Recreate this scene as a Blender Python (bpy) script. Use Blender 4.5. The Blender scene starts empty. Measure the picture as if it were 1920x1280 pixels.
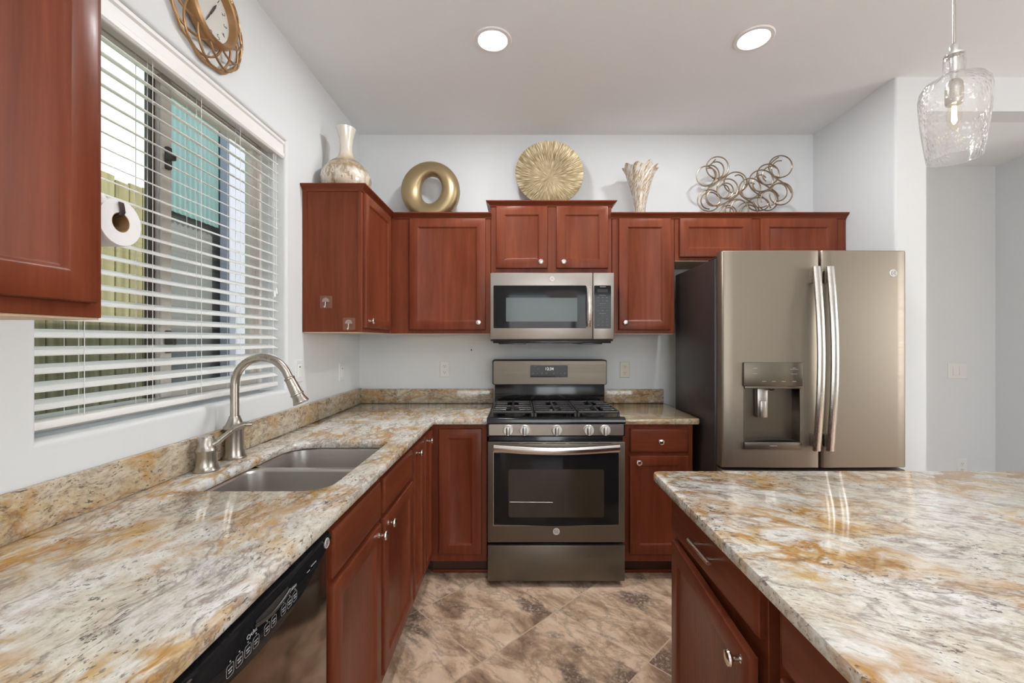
import bpy, bmesh, math, random
from mathutils import Vector, Matrix
C = bpy.context.scene.collection
SC = bpy.context.scene
PI = math.pi
random.seed(7)

# ------------------------------------------------------------------ camera, world, light, exposure
CAM_H = 1.365
cam = bpy.data.cameras.new('camera'); cam_o = bpy.data.objects.new('camera', cam); C.objects.link(cam_o)
cam_o.location = (0, 0, CAM_H); cam_o.rotation_euler = (PI/2, 0, 0)
cam.sensor_width = 36.0; cam.lens = 36.0*805/1920
cam.shift_x = -12/1920; cam.shift_y = -2/1920
cam.clip_start = 0.02; cam.clip_end = 200
SC.camera = cam_o
SC.view_settings.view_transform = 'Standard'; SC.view_settings.look = 'None'
SC.view_settings.exposure = 0.20; SC.view_settings.gamma = 1.0; SC.view_settings.use_curve_mapping = False

world = bpy.data.worlds.new('sky'); SC.world = world; world.use_nodes = True
wn = world.node_tree.nodes; wl = world.node_tree.links
sky = wn.new('ShaderNodeTexSky'); sky.sky_type = 'NISHITA'; sky.sun_disc = False
sky.sun_elevation = math.radians(48); sky.sun_rotation = math.radians(90); sky.dust_density = 2.0
wl.new(sky.outputs[0], wn['Background'].inputs[0]); wn['Background'].inputs[1].default_value = 0.35

def lamp(kind, name, loc, rot, power, color=(1, 1, 1), **kw):
    d = bpy.data.lights.new(name, kind); d.energy = power; d.color = color
    for k, v in kw.items(): setattr(d, k, v)
    o = bpy.data.objects.new(name, d); C.objects.link(o); o.location = loc; o.rotation_euler = rot
    return o
lamp('SUN', 'sun', (0, 0, 8), (0, math.radians(38), 0), 5.0, (1, .95, .88), angle=0.02)
# rear window daylight, enlarged for soft fill; side window unseen, added for fill
lamp('AREA', 'daylight_fill_rear', (1.2, -4.12, 1.45), (PI/2, 0, 0), 56, (.97, .985, 1), shape='RECTANGLE', size=2.8, size_y=1.8)
lamp('AREA', 'added_fill_side', (5.32, .15, 1.5), (0, PI/2, 0), 52, (.97, .985, 1), shape='RECTANGLE', size=1.7, size_y=1.6)

# ------------------------------------------------------------------ node materials
class NT:
    def __init__(s, name):
        s.m = bpy.data.materials.new(name); s.m.use_nodes = True
        s.t = s.m.node_tree; s.n = s.t.nodes; s.l = s.t.links
        s.b = s.n['Principled BSDF']
    def new(s, typ, ins=None, **kw):
        n = s.n.new(typ)
        for k, v in kw.items(): setattr(n, k, v)
        for k, v in (ins or {}).items():
            if isinstance(v, bpy.types.NodeSocket): s.l.new(v, n.inputs[k])
            else: n.inputs[k].default_value = v
        return n
    def math(s, op, a, b=0.0, clamp=False):
        n = s.n.new('ShaderNodeMath'); n.operation = op; n.use_clamp = clamp
        for i, v in enumerate((a, b)):
            if isinstance(v, bpy.types.NodeSocket): s.l.new(v, n.inputs[i])
            else: n.inputs[i].default_value = v
        return n.outputs[0]
    def mix(s, f, a, b, mode='MIX'):
        n = s.n.new('ShaderNodeMix'); n.data_type = 'RGBA'; n.blend_type = mode
        for i, v in ((0, f), (6, a), (7, b)):
            if isinstance(v, bpy.types.NodeSocket): s.l.new(v, n.inputs[i])
            else: n.inputs[i].default_value = v if i == 0 else (*v, 1)
        return n.outputs[2]
    def ramp(s, f, stops):
        n = s.n.new('ShaderNodeValToRGB'); s.l.new(f, n.inputs[0]); e = n.color_ramp.elements
        while len(e) < len(stops): e.new(0.5)
        for el, (p, c) in zip(e, stops):
            el.position = p; el.color = (c, c, c, 1) if isinstance(c, (int, float)) else (*c, 1)
        return n.outputs[0]
    def coord(s, scale=(1, 1, 1), rot=(0, 0, 0), loc=(0, 0, 0), out='Object'):
        tc = s.n.new('ShaderNodeTexCoord')
        mp = s.new('ShaderNodeMapping', {'Vector': tc.outputs[out], 'Scale': scale, 'Rotation': rot, 'Location': loc})
        return mp.outputs[0]
    def noise(s, v, scale, detail=4, rough=.5, dist=0):
        n = s.new('ShaderNodeTexNoise', {'Vector': v, 'Scale': scale, 'Detail': detail, 'Roughness': rough, 'Distortion': dist})
        return n.outputs[0]
    def set(s, **kw):
        names = {'color': 'Base Color', 'rough': 'Roughness', 'metal': 'Metallic', 'ior': 'IOR', 'trans': 'Transmission Weight',
                 'emit': 'Emission Color', 'estr': 'Emission Strength', 'coat': 'Coat Weight', 'spec': 'Specular IOR Level', 'alpha': 'Alpha',
                 'coatr': 'Coat Roughness', 'normal': 'Normal', 'sss': 'Subsurface Weight'}
        for k, v in kw.items():
            i = s.b.inputs[names[k]]
            if isinstance(v, bpy.types.NodeSocket): s.l.new(v, i)
            else: i.default_value = (*v, 1) if isinstance(v, tuple) and len(v) == 3 and k in ('color', 'emit') else v
        return s.m
    def bump(s, h, strength=.2, dist=.002):
        return s.new('ShaderNodeBump', {'Height': h, 'Strength': strength, 'Distance': dist}).outputs[0]

def lin(r, g, b):
    f = lambda c: (c/255/12.92) if c/255 <= .04045 else ((c/255+.055)/1.055)**2.4
    return (f(r), f(g), f(b))

def plain(name, c, rough=.5, metal=0, var=.04, scale=6, bump=0, **kw):
    n = NT(name); v = n.coord()
    f = n.noise(v, scale, 3)
    k = n.mix(f, tuple(x*(1-var) for x in c), tuple(min(1, x*(1+var)) for x in c))
    n.set(color=k, rough=rough, metal=metal, **kw)
    if bump: n.set(normal=n.bump(n.noise(v, 220, 3), bump, .0008))
    return n.m

def wood_mat(name, base, dark, axis='z'):
    n = NT(name)
    sc = {'z': (14, 14, 1.0), 'x': (1.0, 14, 14), 'y': (14, 1.0, 14)}[axis]
    v = n.coord(sc)
    a = n.noise(v, 1.6, 6, .6, .8); bnd = n.noise(n.coord((1.6, 1.6, .8)), 2.0, 3)
    fine = n.noise(n.coord(tuple(q*9 for q in sc)), 1.2, 2)
    f = n.math('ADD', n.math('MULTIPLY', a, .55), n.math('ADD', n.math('MULTIPLY', bnd, .35), n.math('MULTIPLY', fine, .12)))
    k = n.ramp(f, [(.32, dark), (.66, base)])
    n.set(color=k, rough=n.ramp(fine, [(.3, .30), (.7, .38)]), spec=.18, coat=.03, coatr=.15)
    return n.m

def granite_mat(name, rot, warm=0.0, seed=0.0):
    """flowing cream granite: the grain runs along local x after the rotation"""
    n = NT(name)
    p0 = n.coord((1, 1, 1), (0, 0, rot), (seed, seed*.7, 0))
    wv = n.new('ShaderNodeTexNoise', {'Vector': p0, 'Scale': 4.0, 'Detail': 3.0})
    wp = n.new('ShaderNodeVectorMath', {0: wv.outputs[1], 1: (.5, .5, .5)}, operation='SUBTRACT')
    ws = n.new('ShaderNodeVectorMath', {0: wp.outputs[0]}, operation='SCALE'); ws.inputs['Scale'].default_value = .13
    p = n.new('ShaderNodeVectorMath', {0: p0, 1: ws.outputs[0]}, operation='ADD').outputs[0]
    mp = lambda sc, loc=(0, 0, 0): n.new('ShaderNodeMapping', {'Vector': p, 'Scale': sc, 'Location': loc}).outputs[0]
    st = mp((.55, 1.0, 1.0)); st2 = mp((.60, 1, 1), (3.1, 1.7, .4))
    def rid(v, w, pw): return n.math('POWER', n.math('SUBTRACT', 1.0, n.math('MULTIPLY', n.math('ABSOLUTE', n.math('SUBTRACT', v, .5)), w), True), pw)
    fine = n.noise(st, 52, 9, .80)
    cloud = n.noise(p0, 3.6, 5, .6)
    hi = (.80, .785, .75); lo = (.70, .65, .55); dk = (.35, .29, .22)
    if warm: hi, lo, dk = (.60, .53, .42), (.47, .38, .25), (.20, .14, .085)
    k = n.mix(n.ramp(cloud, [(.36, 0), (.60, 1)]), lo, hi)
    k = n.mix(n.ramp(fine, [(.34, .95), (.47, .28), (.56, 0)]), k, dk)
    k = n.mix(n.math('MULTIPLY', n.ramp(fine, [(.55, 0), (.70, 1)]), .6), k, tuple(min(.86, c*1.15) for c in hi))
    # pinkish grey drifts
    g = n.ramp(n.noise(st2, 7, 6, .65), [(.54, 0), (.68, 1)])
    k = n.mix(n.math('MULTIPLY', g, .28), k, (.42, .38, .36))
    # ochre patches and rust veins, in zones
    zone = n.ramp(n.noise(p0, 2.7, 3, .55), [(.45, 0), (.57, 1)])
    patch = n.ramp(n.noise(st, 8.5, 9, .70), [(.50, 0), (.585, 1)])
    k = n.mix(n.math('MULTIPLY', n.math('MULTIPLY', patch, n.math('ADD', zone, .10)), .36 if warm else .70), k, (.56, .335, .085))
    v1 = rid(n.noise(st2, 4.6, 6, .60), 20.0, 1.4)
    k = n.mix(n.math('MULTIPLY', n.math('MULTIPLY', v1, n.math('ADD', zone, .16)), .6 if warm else .9), k, (.42, .205, .05))
    vo = n.new('ShaderNodeTexVoronoi', {'Vector': mp((.60, 1, 1), (2, 9, 4)), 'Scale': 9.0}, feature='DISTANCE_TO_EDGE')
    wob = n.math('MULTIPLY', n.math('SUBTRACT', n.noise(st2, 22, 5, .7), .5), .14)
    ed = n.math('SUBTRACT', 1.0, n.math('MULTIPLY', n.math('ABSOLUTE', n.math('ADD', vo.outputs[0], wob)), 14.0), True)
    k = n.mix(n.math('MULTIPLY', n.math('MULTIPLY', ed, zone), .35 if warm else .8), k, (.47, .26, .06))
    # thin dark veins and short flecks along the grain
    v2 = rid(n.noise(mp((.40, 1, 1), (7.3, 2.2, 1)), 6.5, 7, .62), 34.0, 1.5)
    k = n.mix(n.math('MULTIPLY', v2, .6), k, (.15, .09, .065))
    dens = n.ramp(n.noise(p0, 9, 3), [(.36, .12), (.62, 1)])
    fl = n.ramp(n.noise(mp((.45, 1, 1), (1, 5, 2)), 130, 3, .65), [(.585, 0), (.615, 1)])
    k = n.mix(n.math('MULTIPLY', n.math('MULTIPLY', fl, dens), .85), k, (.075, .06, .055))
    n.set(color=k, rough=.07, ior=1.55)
    return n.m

def brushed(name, c, rough=.3, axis='x', metal=1.0, streak=.10):
    n = NT(name)
    sc = {'x': (2, 220, 220), 'z': (220, 220, 2), 'y': (220, 2, 220)}[axis]
    f = n.noise(n.coord(sc), 1.0, 3)
    n.set(color=n.mix(f, tuple(x*(1-streak) for x in c), tuple(min(1, x*(1+streak)) for x in c)), metal=metal,
          rough=n.ramp(f, [(.3, rough*.88), (.7, rough*1.12)]))
    return n.m

M = {}
M['wall'] = plain('wall_paint', (.735, .755, .765), .6, var=.012, bump=.06)
M['ceiling'] = plain('ceiling_paint', (.86, .885, .90), .8, var=.012, bump=.08)
M['wood'] = wood_mat('cherry_wood', (.212, .053, .0235), (.116, .024, .009))
M['wood_x'] = wood_mat('cherry_wood_horizontal', (.212, .053, .0235), (.116, .024, .009), 'x')
M['wood_y'] = wood_mat('cherry_wood_lengthwise', (.212, .053, .0235), (.116, .024, .009), 'y')
M['toe'] = plain('shade_darkened_toe_kick', (.060, .018, .009), .5, var=.15)  # cherry darkened in colour to stand for shade in the toe recess
M['maple'] = plain('pale_maple', (.62, .47, .30), .5, var=.08)
M['granite_l'] = granite_mat('granite_left', PI/2, 0, 1.3)
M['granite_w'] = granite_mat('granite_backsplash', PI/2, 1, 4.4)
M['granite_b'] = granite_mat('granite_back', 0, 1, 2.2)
M['granite_i'] = granite_mat('granite_island', math.radians(24), 0, 7.9)
M['nickel'] = brushed('brushed_nickel', (.46, .42, .37), .30, 'z')
M['knob'] = plain('satin_chrome', (.78, .76, .73), .16, 1, var=.02)
M['sink'] = brushed('sink_steel', (.60, .575, .545), .36, 'x', 1, .05)
M['slate'] = brushed('slate_steel', (.160, .137, .108), .38, 'x', .85, .035)
M['slate_v'] = brushed('slate_steel_door', (.275, .234, .186), .40, 'x', .80, .03)
M['slate_light'] = brushed('light_steel', (.40, .37, .335), .32, 'x', .9, .05)
M['handle'] = brushed('handle_steel', (.55, .52, .48), .26, 'z', 1, .06)
M['handle_x'] = brushed('handle_steel_lengthwise', (.62, .57, .52), .20, 'x', 1, .06)
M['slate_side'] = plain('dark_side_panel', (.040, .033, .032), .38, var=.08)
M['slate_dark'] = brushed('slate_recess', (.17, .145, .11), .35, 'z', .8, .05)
M['black'] = plain('black_enamel', (.010, .010, .011), .12, var=.1)
M['blackm'] = plain('black_cast_iron', (.035, .031, .031), .30, var=.2, scale=40)
M['glass_black'] = plain('black_glass', (.010, .010, .011), .05, var=.1, spec=.22)
M['mw_mesh'] = plain('microwave_mesh', (.105, .125, .125), .12, var=.1, scale=3, spec=.25)
M['oven_inner'] = plain('oven_window', (.040, .030, .020), .06, var=.25, scale=5, spec=.25)
M['print'] = plain('grey_print', (.40, .40, .41), .5)
M['print_dim'] = plain('dim_print', (.16, .16, .165), .5)
M['badge'] = plain('silver_badge', (.62, .61, .58), .38, .55, var=.02)
M['badge_ink'] = plain('badge_ink', (.20, .19, .18), .4, .5)
M['digits'] = NT('lit_digits').set(color=(.1, .1, .1), emit=(.95, .95, .85), estr=.9)
M['white_pl'] = plain('white_plastic', (.80, .80, .78), .35, var=.01)
M['almond'] = plain('almond_plastic', (.72, .69, .56), .35, var=.02)
M['slot'] = plain('dark_slot', (.03, .028, .025), .6)
M['blind'] = plain('blind_white', (.86, .85, .83), .38, var=.01)
M['cord'] = plain('white_cord', (.84, .83, .82), .7)
M['winframe'] = plain('tan_aluminium', (.74, .69, .63), .5, 0, var=.04)
M['gasket'] = plain('dark_gasket', (.075, .06, .05), .55, var=.2)
M['paper'] = plain('paper_towel', (.86, .86, .87), .9, var=.02, scale=30, bump=.3)
M['card'] = plain('cardboard', (.34, .20, .085), .8, var=.1)
M['strap'] = plain('dark_bronze_strap', (.075, .05, .05), .4, .4)
M['bronze'] = plain('bronze_metal', (.42, .25, .12), .36, .7, var=.2, scale=25)
M['dial'] = plain('clock_dial', (.62, .60, .55), .55, var=.04)
M['ink'] = plain('clock_ink', (.07, .065, .06), .6)
M['gold'] = plain('gold_leaf', (.37, .275, .150), .36, .70, var=.14, scale=9)
M['wire'] = plain('champagne_wire', (.30, .235, .165), .33, .85, var=.2, scale=30)
M['trimw'] = plain('white_trim', (.82, .82, .81), .5, var=.01)
M['chrome'] = plain('chrome', (.75, .74, .72), .12, 1, var=.02)
M['clearbase'] = plain('clear_hook_plastic', (.62, .46, .42), .15, var=.1, alpha=.40)
M['clearpl'] = plain('clear_plastic', (.60, .42, .36), .15, var=.1, alpha=.10)

def thin_glass(name, tint=(1, 1, 1)):
    n = NT(name); n.n.remove(n.b)
    lw = n.new('ShaderNodeFresnel', {'IOR': 1.45})
    tr = n.new('ShaderNodeBsdfTransparent', {'Color': (*tint, 1)}); gl = n.new('ShaderNodeBsdfGlossy', {'Roughness': .02})
    ns = n.noise(n.coord(), 3, 2); front = n.math('SUBTRACT', 1.0, n.new('ShaderNodeNewGeometry').outputs['Backfacing'])
    mx = n.new('ShaderNodeMixShader', {0: n.math('MULTIPLY', n.math('MULTIPLY', lw.outputs[0], front), n.math('ADD', .95, n.math('MULTIPLY', ns, .05))), 1: tr.outputs[0], 2: gl.outputs[0]})
    n.l.new(mx.outputs[0], n.n['Material Output'].inputs[0]); return n.m
M['pane'] = thin_glass('window_glass', (.95, .98, .96))
def ripple_glass():
    n = NT('rippled_clear_glass'); n.n.remove(n.b)
    vo = n.new('ShaderNodeTexVoronoi', {'Vector': n.coord((1, 1, .7)), 'Scale': 110.0}); h = n.math('ADD', vo.outputs[0], n.math('MULTIPLY', n.noise(n.coord(), 70, 3), .7))
    msk = n.ramp(n.noise(n.coord(), 11, 2), [(.42, .1), (.58, 1)])
    nb = n.new('ShaderNodeBump', {'Height': n.math('MULTIPLY', h, msk), 'Strength': .8, 'Distance': .006}).outputs[0]
    fz = n.new('ShaderNodeFresnel', {'IOR': 1.5, 'Normal': nb}); front = n.math('SUBTRACT', 1.0, n.new('ShaderNodeNewGeometry').outputs['Backfacing'])
    tr = n.new('ShaderNodeBsdfTransparent', {'Color': (.985, .985, .985, 1)}); gl = n.new('ShaderNodeBsdfGlossy', {'Roughness': .06, 'Normal': nb})
    m1 = n.new('ShaderNodeMixShader', {0: n.math('MULTIPLY', n.math('MULTIPLY', fz.outputs[0], front), 2.2, True), 1: tr.outputs[0], 2: gl.outputs[0]})
    df = n.new('ShaderNodeBsdfTranslucent', {'Color': (.95, .95, .95, 1), 'Normal': nb})
    m2 = n.new('ShaderNodeMixShader', {0: .085, 1: m1.outputs[0], 2: df.outputs[0]})
    n.l.new(m2.outputs[0], n.n['Material Output'].inputs[0]); return n.m
M['ripple'] = ripple_glass()
M['frost'] = plain('frosted_glass', (.85, .83, .78), .4, var=.02, emit=(1, .95, .85), estr=1.5)
M['bulb'] = NT('bulb_filament').set(color=(1, .9, .75), emit=(1, .80, .55), estr=9)
M['bulbglass'] = thin_glass('bulb_glass', (1, .95, .88))
M['led'] = NT('led_lens').set(color=(1, 1, 1), emit=(1, .98, .95), estr=14)

def floor_mat():
    n = NT('stone_tile_floor')
    T = .498
    p = n.coord((1/T, 1/T, 1/T), (0, 0, PI/4), (0, 0, 0))
    # shift so that a tile corner lies at (.197, 2.172)
    ax, ay = .197/T, 2.172/T; c = math.cos(PI/4)
    cx, cy = c*ax - c*ay, c*ax + c*ay
    ps = n.new('ShaderNodeVectorMath', {0: p, 1: (cx, cy, 0)}, operation='SUBTRACT').outputs[0]
    cell = n.new('ShaderNodeVectorMath', {0: ps}, operation='FLOOR').outputs[0]
    fr = n.new('ShaderNodeVectorMath', {0: ps}, operation='FRACTION').outputs[0]
    sx = n.new('ShaderNodeSeparateXYZ', {0: fr})
    d = lambda q: n.math('SUBTRACT', .5, n.math('ABSOLUTE', n.math('SUBTRACT', q, .5)))
    e = n.math('MINIMUM', d(sx.outputs[0]), d(sx.outputs[1]))
    grout = n.math('LESS_THAN', e, .0065)
    wn_ = n.new('ShaderNodeTexWhiteNoise', {'Vector': cell})
    off = n.new('ShaderNodeVectorMath', {0: wn_.outputs[1]}, operation='SCALE'); off.inputs['Scale'].default_value = 17.0
    q = n.new('ShaderNodeVectorMath', {0: ps, 1: off.outputs[0]}, operation='ADD').outputs[0]
    qs = n.new('ShaderNodeMapping', {'Vector': q, 'Scale': (.75, 1.25, 1), 'Rotation': (0, 0, .5)}).outputs[0]
    a = n.noise(qs, 2.4, 12, .68, .35)
    k = n.ramp(a, [(.30, (.20, .12, .08)), (.43, (.48, .325, .215)), (.52, (.74, .535, .375)), (.66, (.84, .67, .50))])
    sp = n.ramp(n.noise(qs, 1.9, 5, .6, .3), [(.53, 0), (.62, 1)])
    fine = n.ramp(n.noise(q, 30, 6, .78), [(.43, (.09, .062, .05)), (.53, (.22, .15, .115)), (.62, (.62, .50, .41))])
    k = n.mix(n.math('MULTIPLY', sp, .88), k, fine)
    vn = n.noise(qs, 2.6, 6, .62, .5)
    r = n.math('POWER', n.math('SUBTRACT', 1.0, n.math('MULTIPLY', n.math('ABSOLUTE', n.math('SUBTRACT', vn, .5)), 16.0), True), 1.6)
    k = n.mix(n.math('MULTIPLY', r, .45), k, (.17, .10, .06))
    k = n.mix(grout, k, (.60, .45, .32))
    n.set(color=k, rough=n.ramp(a, [(.3, .30), (.7, .42)]), normal=n.bump(n.math('SUBTRACT', a, n.math('MULTIPLY', grout, .6)), .12, .004))
    return n.m
M['floor'] = floor_mat()

def plate_mat():
    n = NT('hammered_gold_rays'); tc = n.n.new('ShaderNodeTexCoord'); s = n.new('ShaderNodeSeparateXYZ', {0: tc.outputs['Object']})
    ang = n.math('ARCTAN2', s.outputs[0], n.math('SUBTRACT', s.outputs[2], .215))
    rad = n.math('SQRT', n.math('ADD', n.math('MULTIPLY', s.outputs[0], s.outputs[0]), n.math('POWER', n.math('ABSOLUTE', n.math('SUBTRACT', s.outputs[2], .215)), 2.0)))
    v = n.new('ShaderNodeCombineXYZ', {0: n.math('MULTIPLY', ang, 44.0), 1: n.math('MULTIPLY', rad, 16.0), 2: 0.0}).outputs[0]
    h = n.noise(v, 1.0, 2, .5)
    k = n.ramp(h, [(.38, (.23, .165, .075)), (.52, (.37, .285, .155)), (.62, (.66, .58, .43))])
    n.set(color=k, metal=.6, rough=.42, normal=n.bump(h, .4, .003)); return n.m
M['plate'] = plate_mat()

def vase_mat():
    n = NT('pearl_mosaic_glaze'); tc = n.n.new('ShaderNodeTexCoord'); s = n.new('ShaderNodeSeparateXYZ', {0: tc.outputs['Object']}); z = s.outputs[2]
    v = n.coord()
    jit = n.math('MULTIPLY', n.math('SUBTRACT', n.noise(v, 22, 4), .5), .035)
    zz = n.math('ADD', z, jit)
    k = n.ramp(n.math('MULTIPLY', zz, 2.4), [(0, (.56, .44, .28)), (.09, (.62, .52, .38)), (.30, (.66, .59, .48)), (.355, (.36, .26, .15)), (.42, (.50, .40, .27)), (.46, (.25, .175, .10)), (.50, (.55, .42, .25)), (.60, (.74, .66, .55)), (1, (.74, .70, .64))])
    fo = n.noise(n.coord((1, 1, .45)), 34, 5, .6, 1.2)
    leaf = n.ramp(fo, [(.50, 0), (.55, 1)])
    low = n.ramp(n.math('MULTIPLY', z, 2.4), [(.40, 1), (.50, 0)])
    k = n.mix(n.math('MULTIPLY', n.math('MULTIPLY', leaf, low), .75), k, (.27, .19, .11))
    shine = n.ramp(n.noise(v, 16, 3), [(.5, 0), (.6, 1)])
    k = n.mix(n.math('MULTIPLY', n.math('MULTIPLY', shine, low), .4), k, (.82, .80, .76))
    n.set(color=k, rough=.22, metal=.15, coat=.5, coatr=.08); return n.m
M['vase'] = vase_mat()

def swirl_mat():
    n = NT('amber_swirl_glass'); tc = n.n.new('ShaderNodeTexCoord'); s = n.new('ShaderNodeSeparateXYZ', {0: tc.outputs['Object']})
    ang = n.math('ARCTAN2', s.outputs[1], s.outputs[0])
    tw = n.math('ADD', n.math('MULTIPLY', ang, 2.2), n.math('MULTIPLY', s.outputs[2], -16.0))
    v = n.new('ShaderNodeCombineXYZ', {0: tw, 1: n.math('MULTIPLY', s.outputs[2], 5.0), 2: 0.0}).outputs[0]
    f = n.noise(v, 3.4, 4, .6)
    k = n.ramp(f, [(.40, (.86, .84, .81)), (.49, (.76, .69, .58)), (.54, (.40, .25, .10)), (.59, (.58, .43, .24)), (.66, (.90, .88, .86))])
    n.set(color=k, rough=.08, trans=.35, ior=1.4, coat=.4); return n.m
M['swirl'] = swirl_mat()

def fence_mat():
    n = NT('weathered_fence'); f = n.noise(n.coord((20, 20, .8)), 1.5, 5)
    n.set(color=n.ramp(f, [(.3, (.15, .125, .055)), (.7, (.30, .27, .145))]), rough=.85); return n.m
M['fence'] = fence_mat()
M['stucco'] = plain('pale_stucco', (.52, .60, .54), .9, var=.05, scale=4, bump=.3)
M['teal'] = plain('teal_sheet', (.12, .20, .19), .5, var=.1, scale=3)
M['shedgrey'] = plain('shed_grey', (.13, .13, .125), .8, var=.2, scale=3)
M['postw'] = plain('pale_post', (.36, .36, .41), .7, var=.05)
M['dirt'] = plain('yard_gravel', (.36, .31, .24), .95, var=.2, scale=30)

# ------------------------------------------------------------------ mesh helpers
class MB:
    def __init__(s, fr=None): s.bm = bmesh.new(); s.f = fr or (lambda a, b, c: Vector((a, b, c)))
    def v(s, p): return s.bm.verts.new(s.f(*p))
    def box(s, x0, x1, y0, y1, z0, z1, bev=0, seg=2):
        vs = [s.v((x, y, z)) for x in (x0, x1) for y in (y0, y1) for z in (z0, z1)]
        fs = [s.bm.faces.new([vs[i] for i in q]) for q in ((0, 1, 3, 2), (4, 6, 7, 5), (0, 4, 5, 1), (2, 3, 7, 6), (0, 2, 6, 4), (1, 5, 7, 3))]
        if bev:
            es = list({e for f in fs for e in f.edges})
            bmesh.ops.bevel(s.bm, geom=es, offset=bev, segments=seg, affect='EDGES', profile=.5)
        return s
    def loft(s, loops, cap0=False, cap1=False, ring=True, closed=False):
        L = [[s.v(p) for p in lp] for lp in loops]
        n = len(L[0]); pairs = list(zip(L, L[1:])) + ([(L[-1], L[0])] if closed else [])
        for A, B in pairs:
            for i in range(n if ring else n-1):
                j = (i+1) % n
                try: s.bm.faces.new((A[i], A[j], B[j], B[i]))
                except ValueError: pass
        if cap0: s.bm.faces.new(L[0])
        if cap1: s.bm.faces.new(L[-1][::-1])
        return s
    def rects(s, a0, a1, b0, b1, steps, cap0=True, cap1=True, closed=False):
        """rectangle loops in a,b at (inset, c)"""
        s.loft([[(a0+i, b0+i, c), (a1-i, b0+i, c), (a1-i, b1-i, c), (a0+i, b1-i, c)] for i, c in steps], cap0, cap1, True, closed); return s
    def lathe(s, prof, o, axis=(0, 0, 1), seg=24, cap0=True, cap1=True):
        ax = Vector(axis).normalized(); t = Vector((1, 0, 0)) if abs(ax.x) < .9 else Vector((0, 1, 0))
        u = ax.cross(t).normalized(); w = ax.cross(u); o = Vector(o)
        loops = []
        for r, h in prof:
            r = max(r, 1e-5)
            loops.append([tuple(o + ax*h + (u*math.cos(2*PI*k/seg) + w*math.sin(2*PI*k/seg))*r) for k in range(seg)])
        s.loft(loops, cap0, cap1); return s
    def tube(s, pts, r, seg=8, closed=False):
        P = [Vector(p) for p in pts]; n = len(P)
        R = r if isinstance(r, (list, tuple)) else [r]*n
        tan = []
        for i in range(n):
            a = P[(i-1) % n] if (closed or i > 0) else P[i]; b = P[(i+1) % n] if (closed or i < n-1) else P[i]
            tan.append((b-a).normalized())
        t0 = tan[0]; ref = Vector((0, 0, 1)) if abs(t0.z) < .9 else Vector((1, 0, 0))
        u = (ref - t0*ref.dot(t0)).normalized(); loops = []
        for i in range(n):
            u = (u - tan[i]*u.dot(tan[i])).normalized(); w = tan[i].cross(u)
            loops.append([tuple(P[i] + (u*math.cos(2*PI*k/seg) + w*math.sin(2*PI*k/seg))*R[i]) for k in range(seg)])
        s.loft(loops, not closed, not closed, True, closed); return s
    def sweep_rect(s, pts, hw, hh, side):
        """flat bar of half sizes hw (along side) and hh along a polyline"""
        P = [Vector(p) for p in pts]; sd = Vector(side).normalized(); loops = []
        for i in range(len(P)):
            t = (P[min(i+1, len(P)-1)] - P[max(i-1, 0)]).normalized(); w = t.cross(sd).normalized()
            loops.append([tuple(P[i] + sd*a*hw + w*b*hh) for a, b in ((-1, -.5), (-.5, -1), (.5, -1), (1, -.5), (1, .5), (.5, 1), (-.5, 1), (-1, .5))])
        s.loft(loops, True, True); return s
    def prism(s, poly, z0, z1):
        s.loft([[(x, y, z0) for x, y in poly], [(x, y, z1) for x, y in poly]], True, True); return s
    def text(s, txt, size, a, b, c, align='CENTER', rot=0, ext=.0006, sx=1.0):
        cu = bpy.data.curves.new('t', 'FONT'); cu.body = txt; cu.size = size; cu.align_x = align; cu.align_y = 'CENTER'
        cu.extrude = ext; cu.resolution_u = 3
        o = bpy.data.objects.new('t', cu); C.objects.link(o)
        bpy.context.view_layer.update()
        me = bpy.data.meshes.new_from_object(o.evaluated_get(bpy.context.evaluated_depsgraph_get()))
        C.objects.unlink(o); bpy.data.objects.remove(o); bpy.data.curves.remove(cu)
        ca, sa = math.cos(rot), math.sin(rot); vm = []
        for q in me.vertices:
            x, y = q.co.x*sx, q.co.y
            vm.append(s.v((a + x*ca - y*sa, b + x*sa + y*ca, c + q.co.z)))
        for p in me.polygons:
            try: s.bm.faces.new([vm[i] for i in p.vertices])
            except ValueError: pass
        bpy.data.meshes.remove(me); return s
    def build(s, name, mat, parent=None, org=None, sharp=34, loc=None):
        bm = s.bm; bmesh.ops.remove_doubles(bm, verts=bm.verts, dist=1e-6)
        bmesh.ops.recalc_face_normals(bm, faces=bm.faces)
        o0 = Vector(org) if org is not None else (Vector(parent['_o']) if parent else Vector((0, 0, 0)))
        if org is None and parent: o0 = Vector(parent['_o'])
        for v in bm.verts: v.co -= o0
        ca = math.radians(sharp)
        for f in bm.faces: f.smooth = True
        for e in bm.edges:
            if len(e.link_faces) == 2 and e.calc_face_angle(0) > ca: e.smooth = False
        me = bpy.data.meshes.new(name); bm.to_mesh(me); bm.free()
        me.materials.append(mat)
        o = bpy.data.objects.new(name, me); C.objects.link(o)
        if parent:
            o.parent = parent; o.location = o0 - Vector(parent['_o'])
        else: o.location = o0
        o['_o'] = tuple(o0)
        return o

def thing(name, label, cat, loc=(0, 0, 0), group=None):
    o = bpy.data.objects.new(name, None); C.objects.link(o); o.location = loc; o['_o'] = tuple(loc)
    o.empty_display_size = .05
    o['label'] = label; o['category'] = cat
    if group: o['group'] = group
    return o
def tag(o, label, cat, group=None):
    o['label'] = label; o['category'] = cat
    if group: o['group'] = group
    return o
def struct(o): o['kind'] = 'structure'; return o

def F(o, u, n):
    o, u, n = Vector(o), Vector(u), Vector(n); up = Vector((0, 0, 1))
    return lambda a, b, c: o + u*a + up*b + n*c
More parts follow.
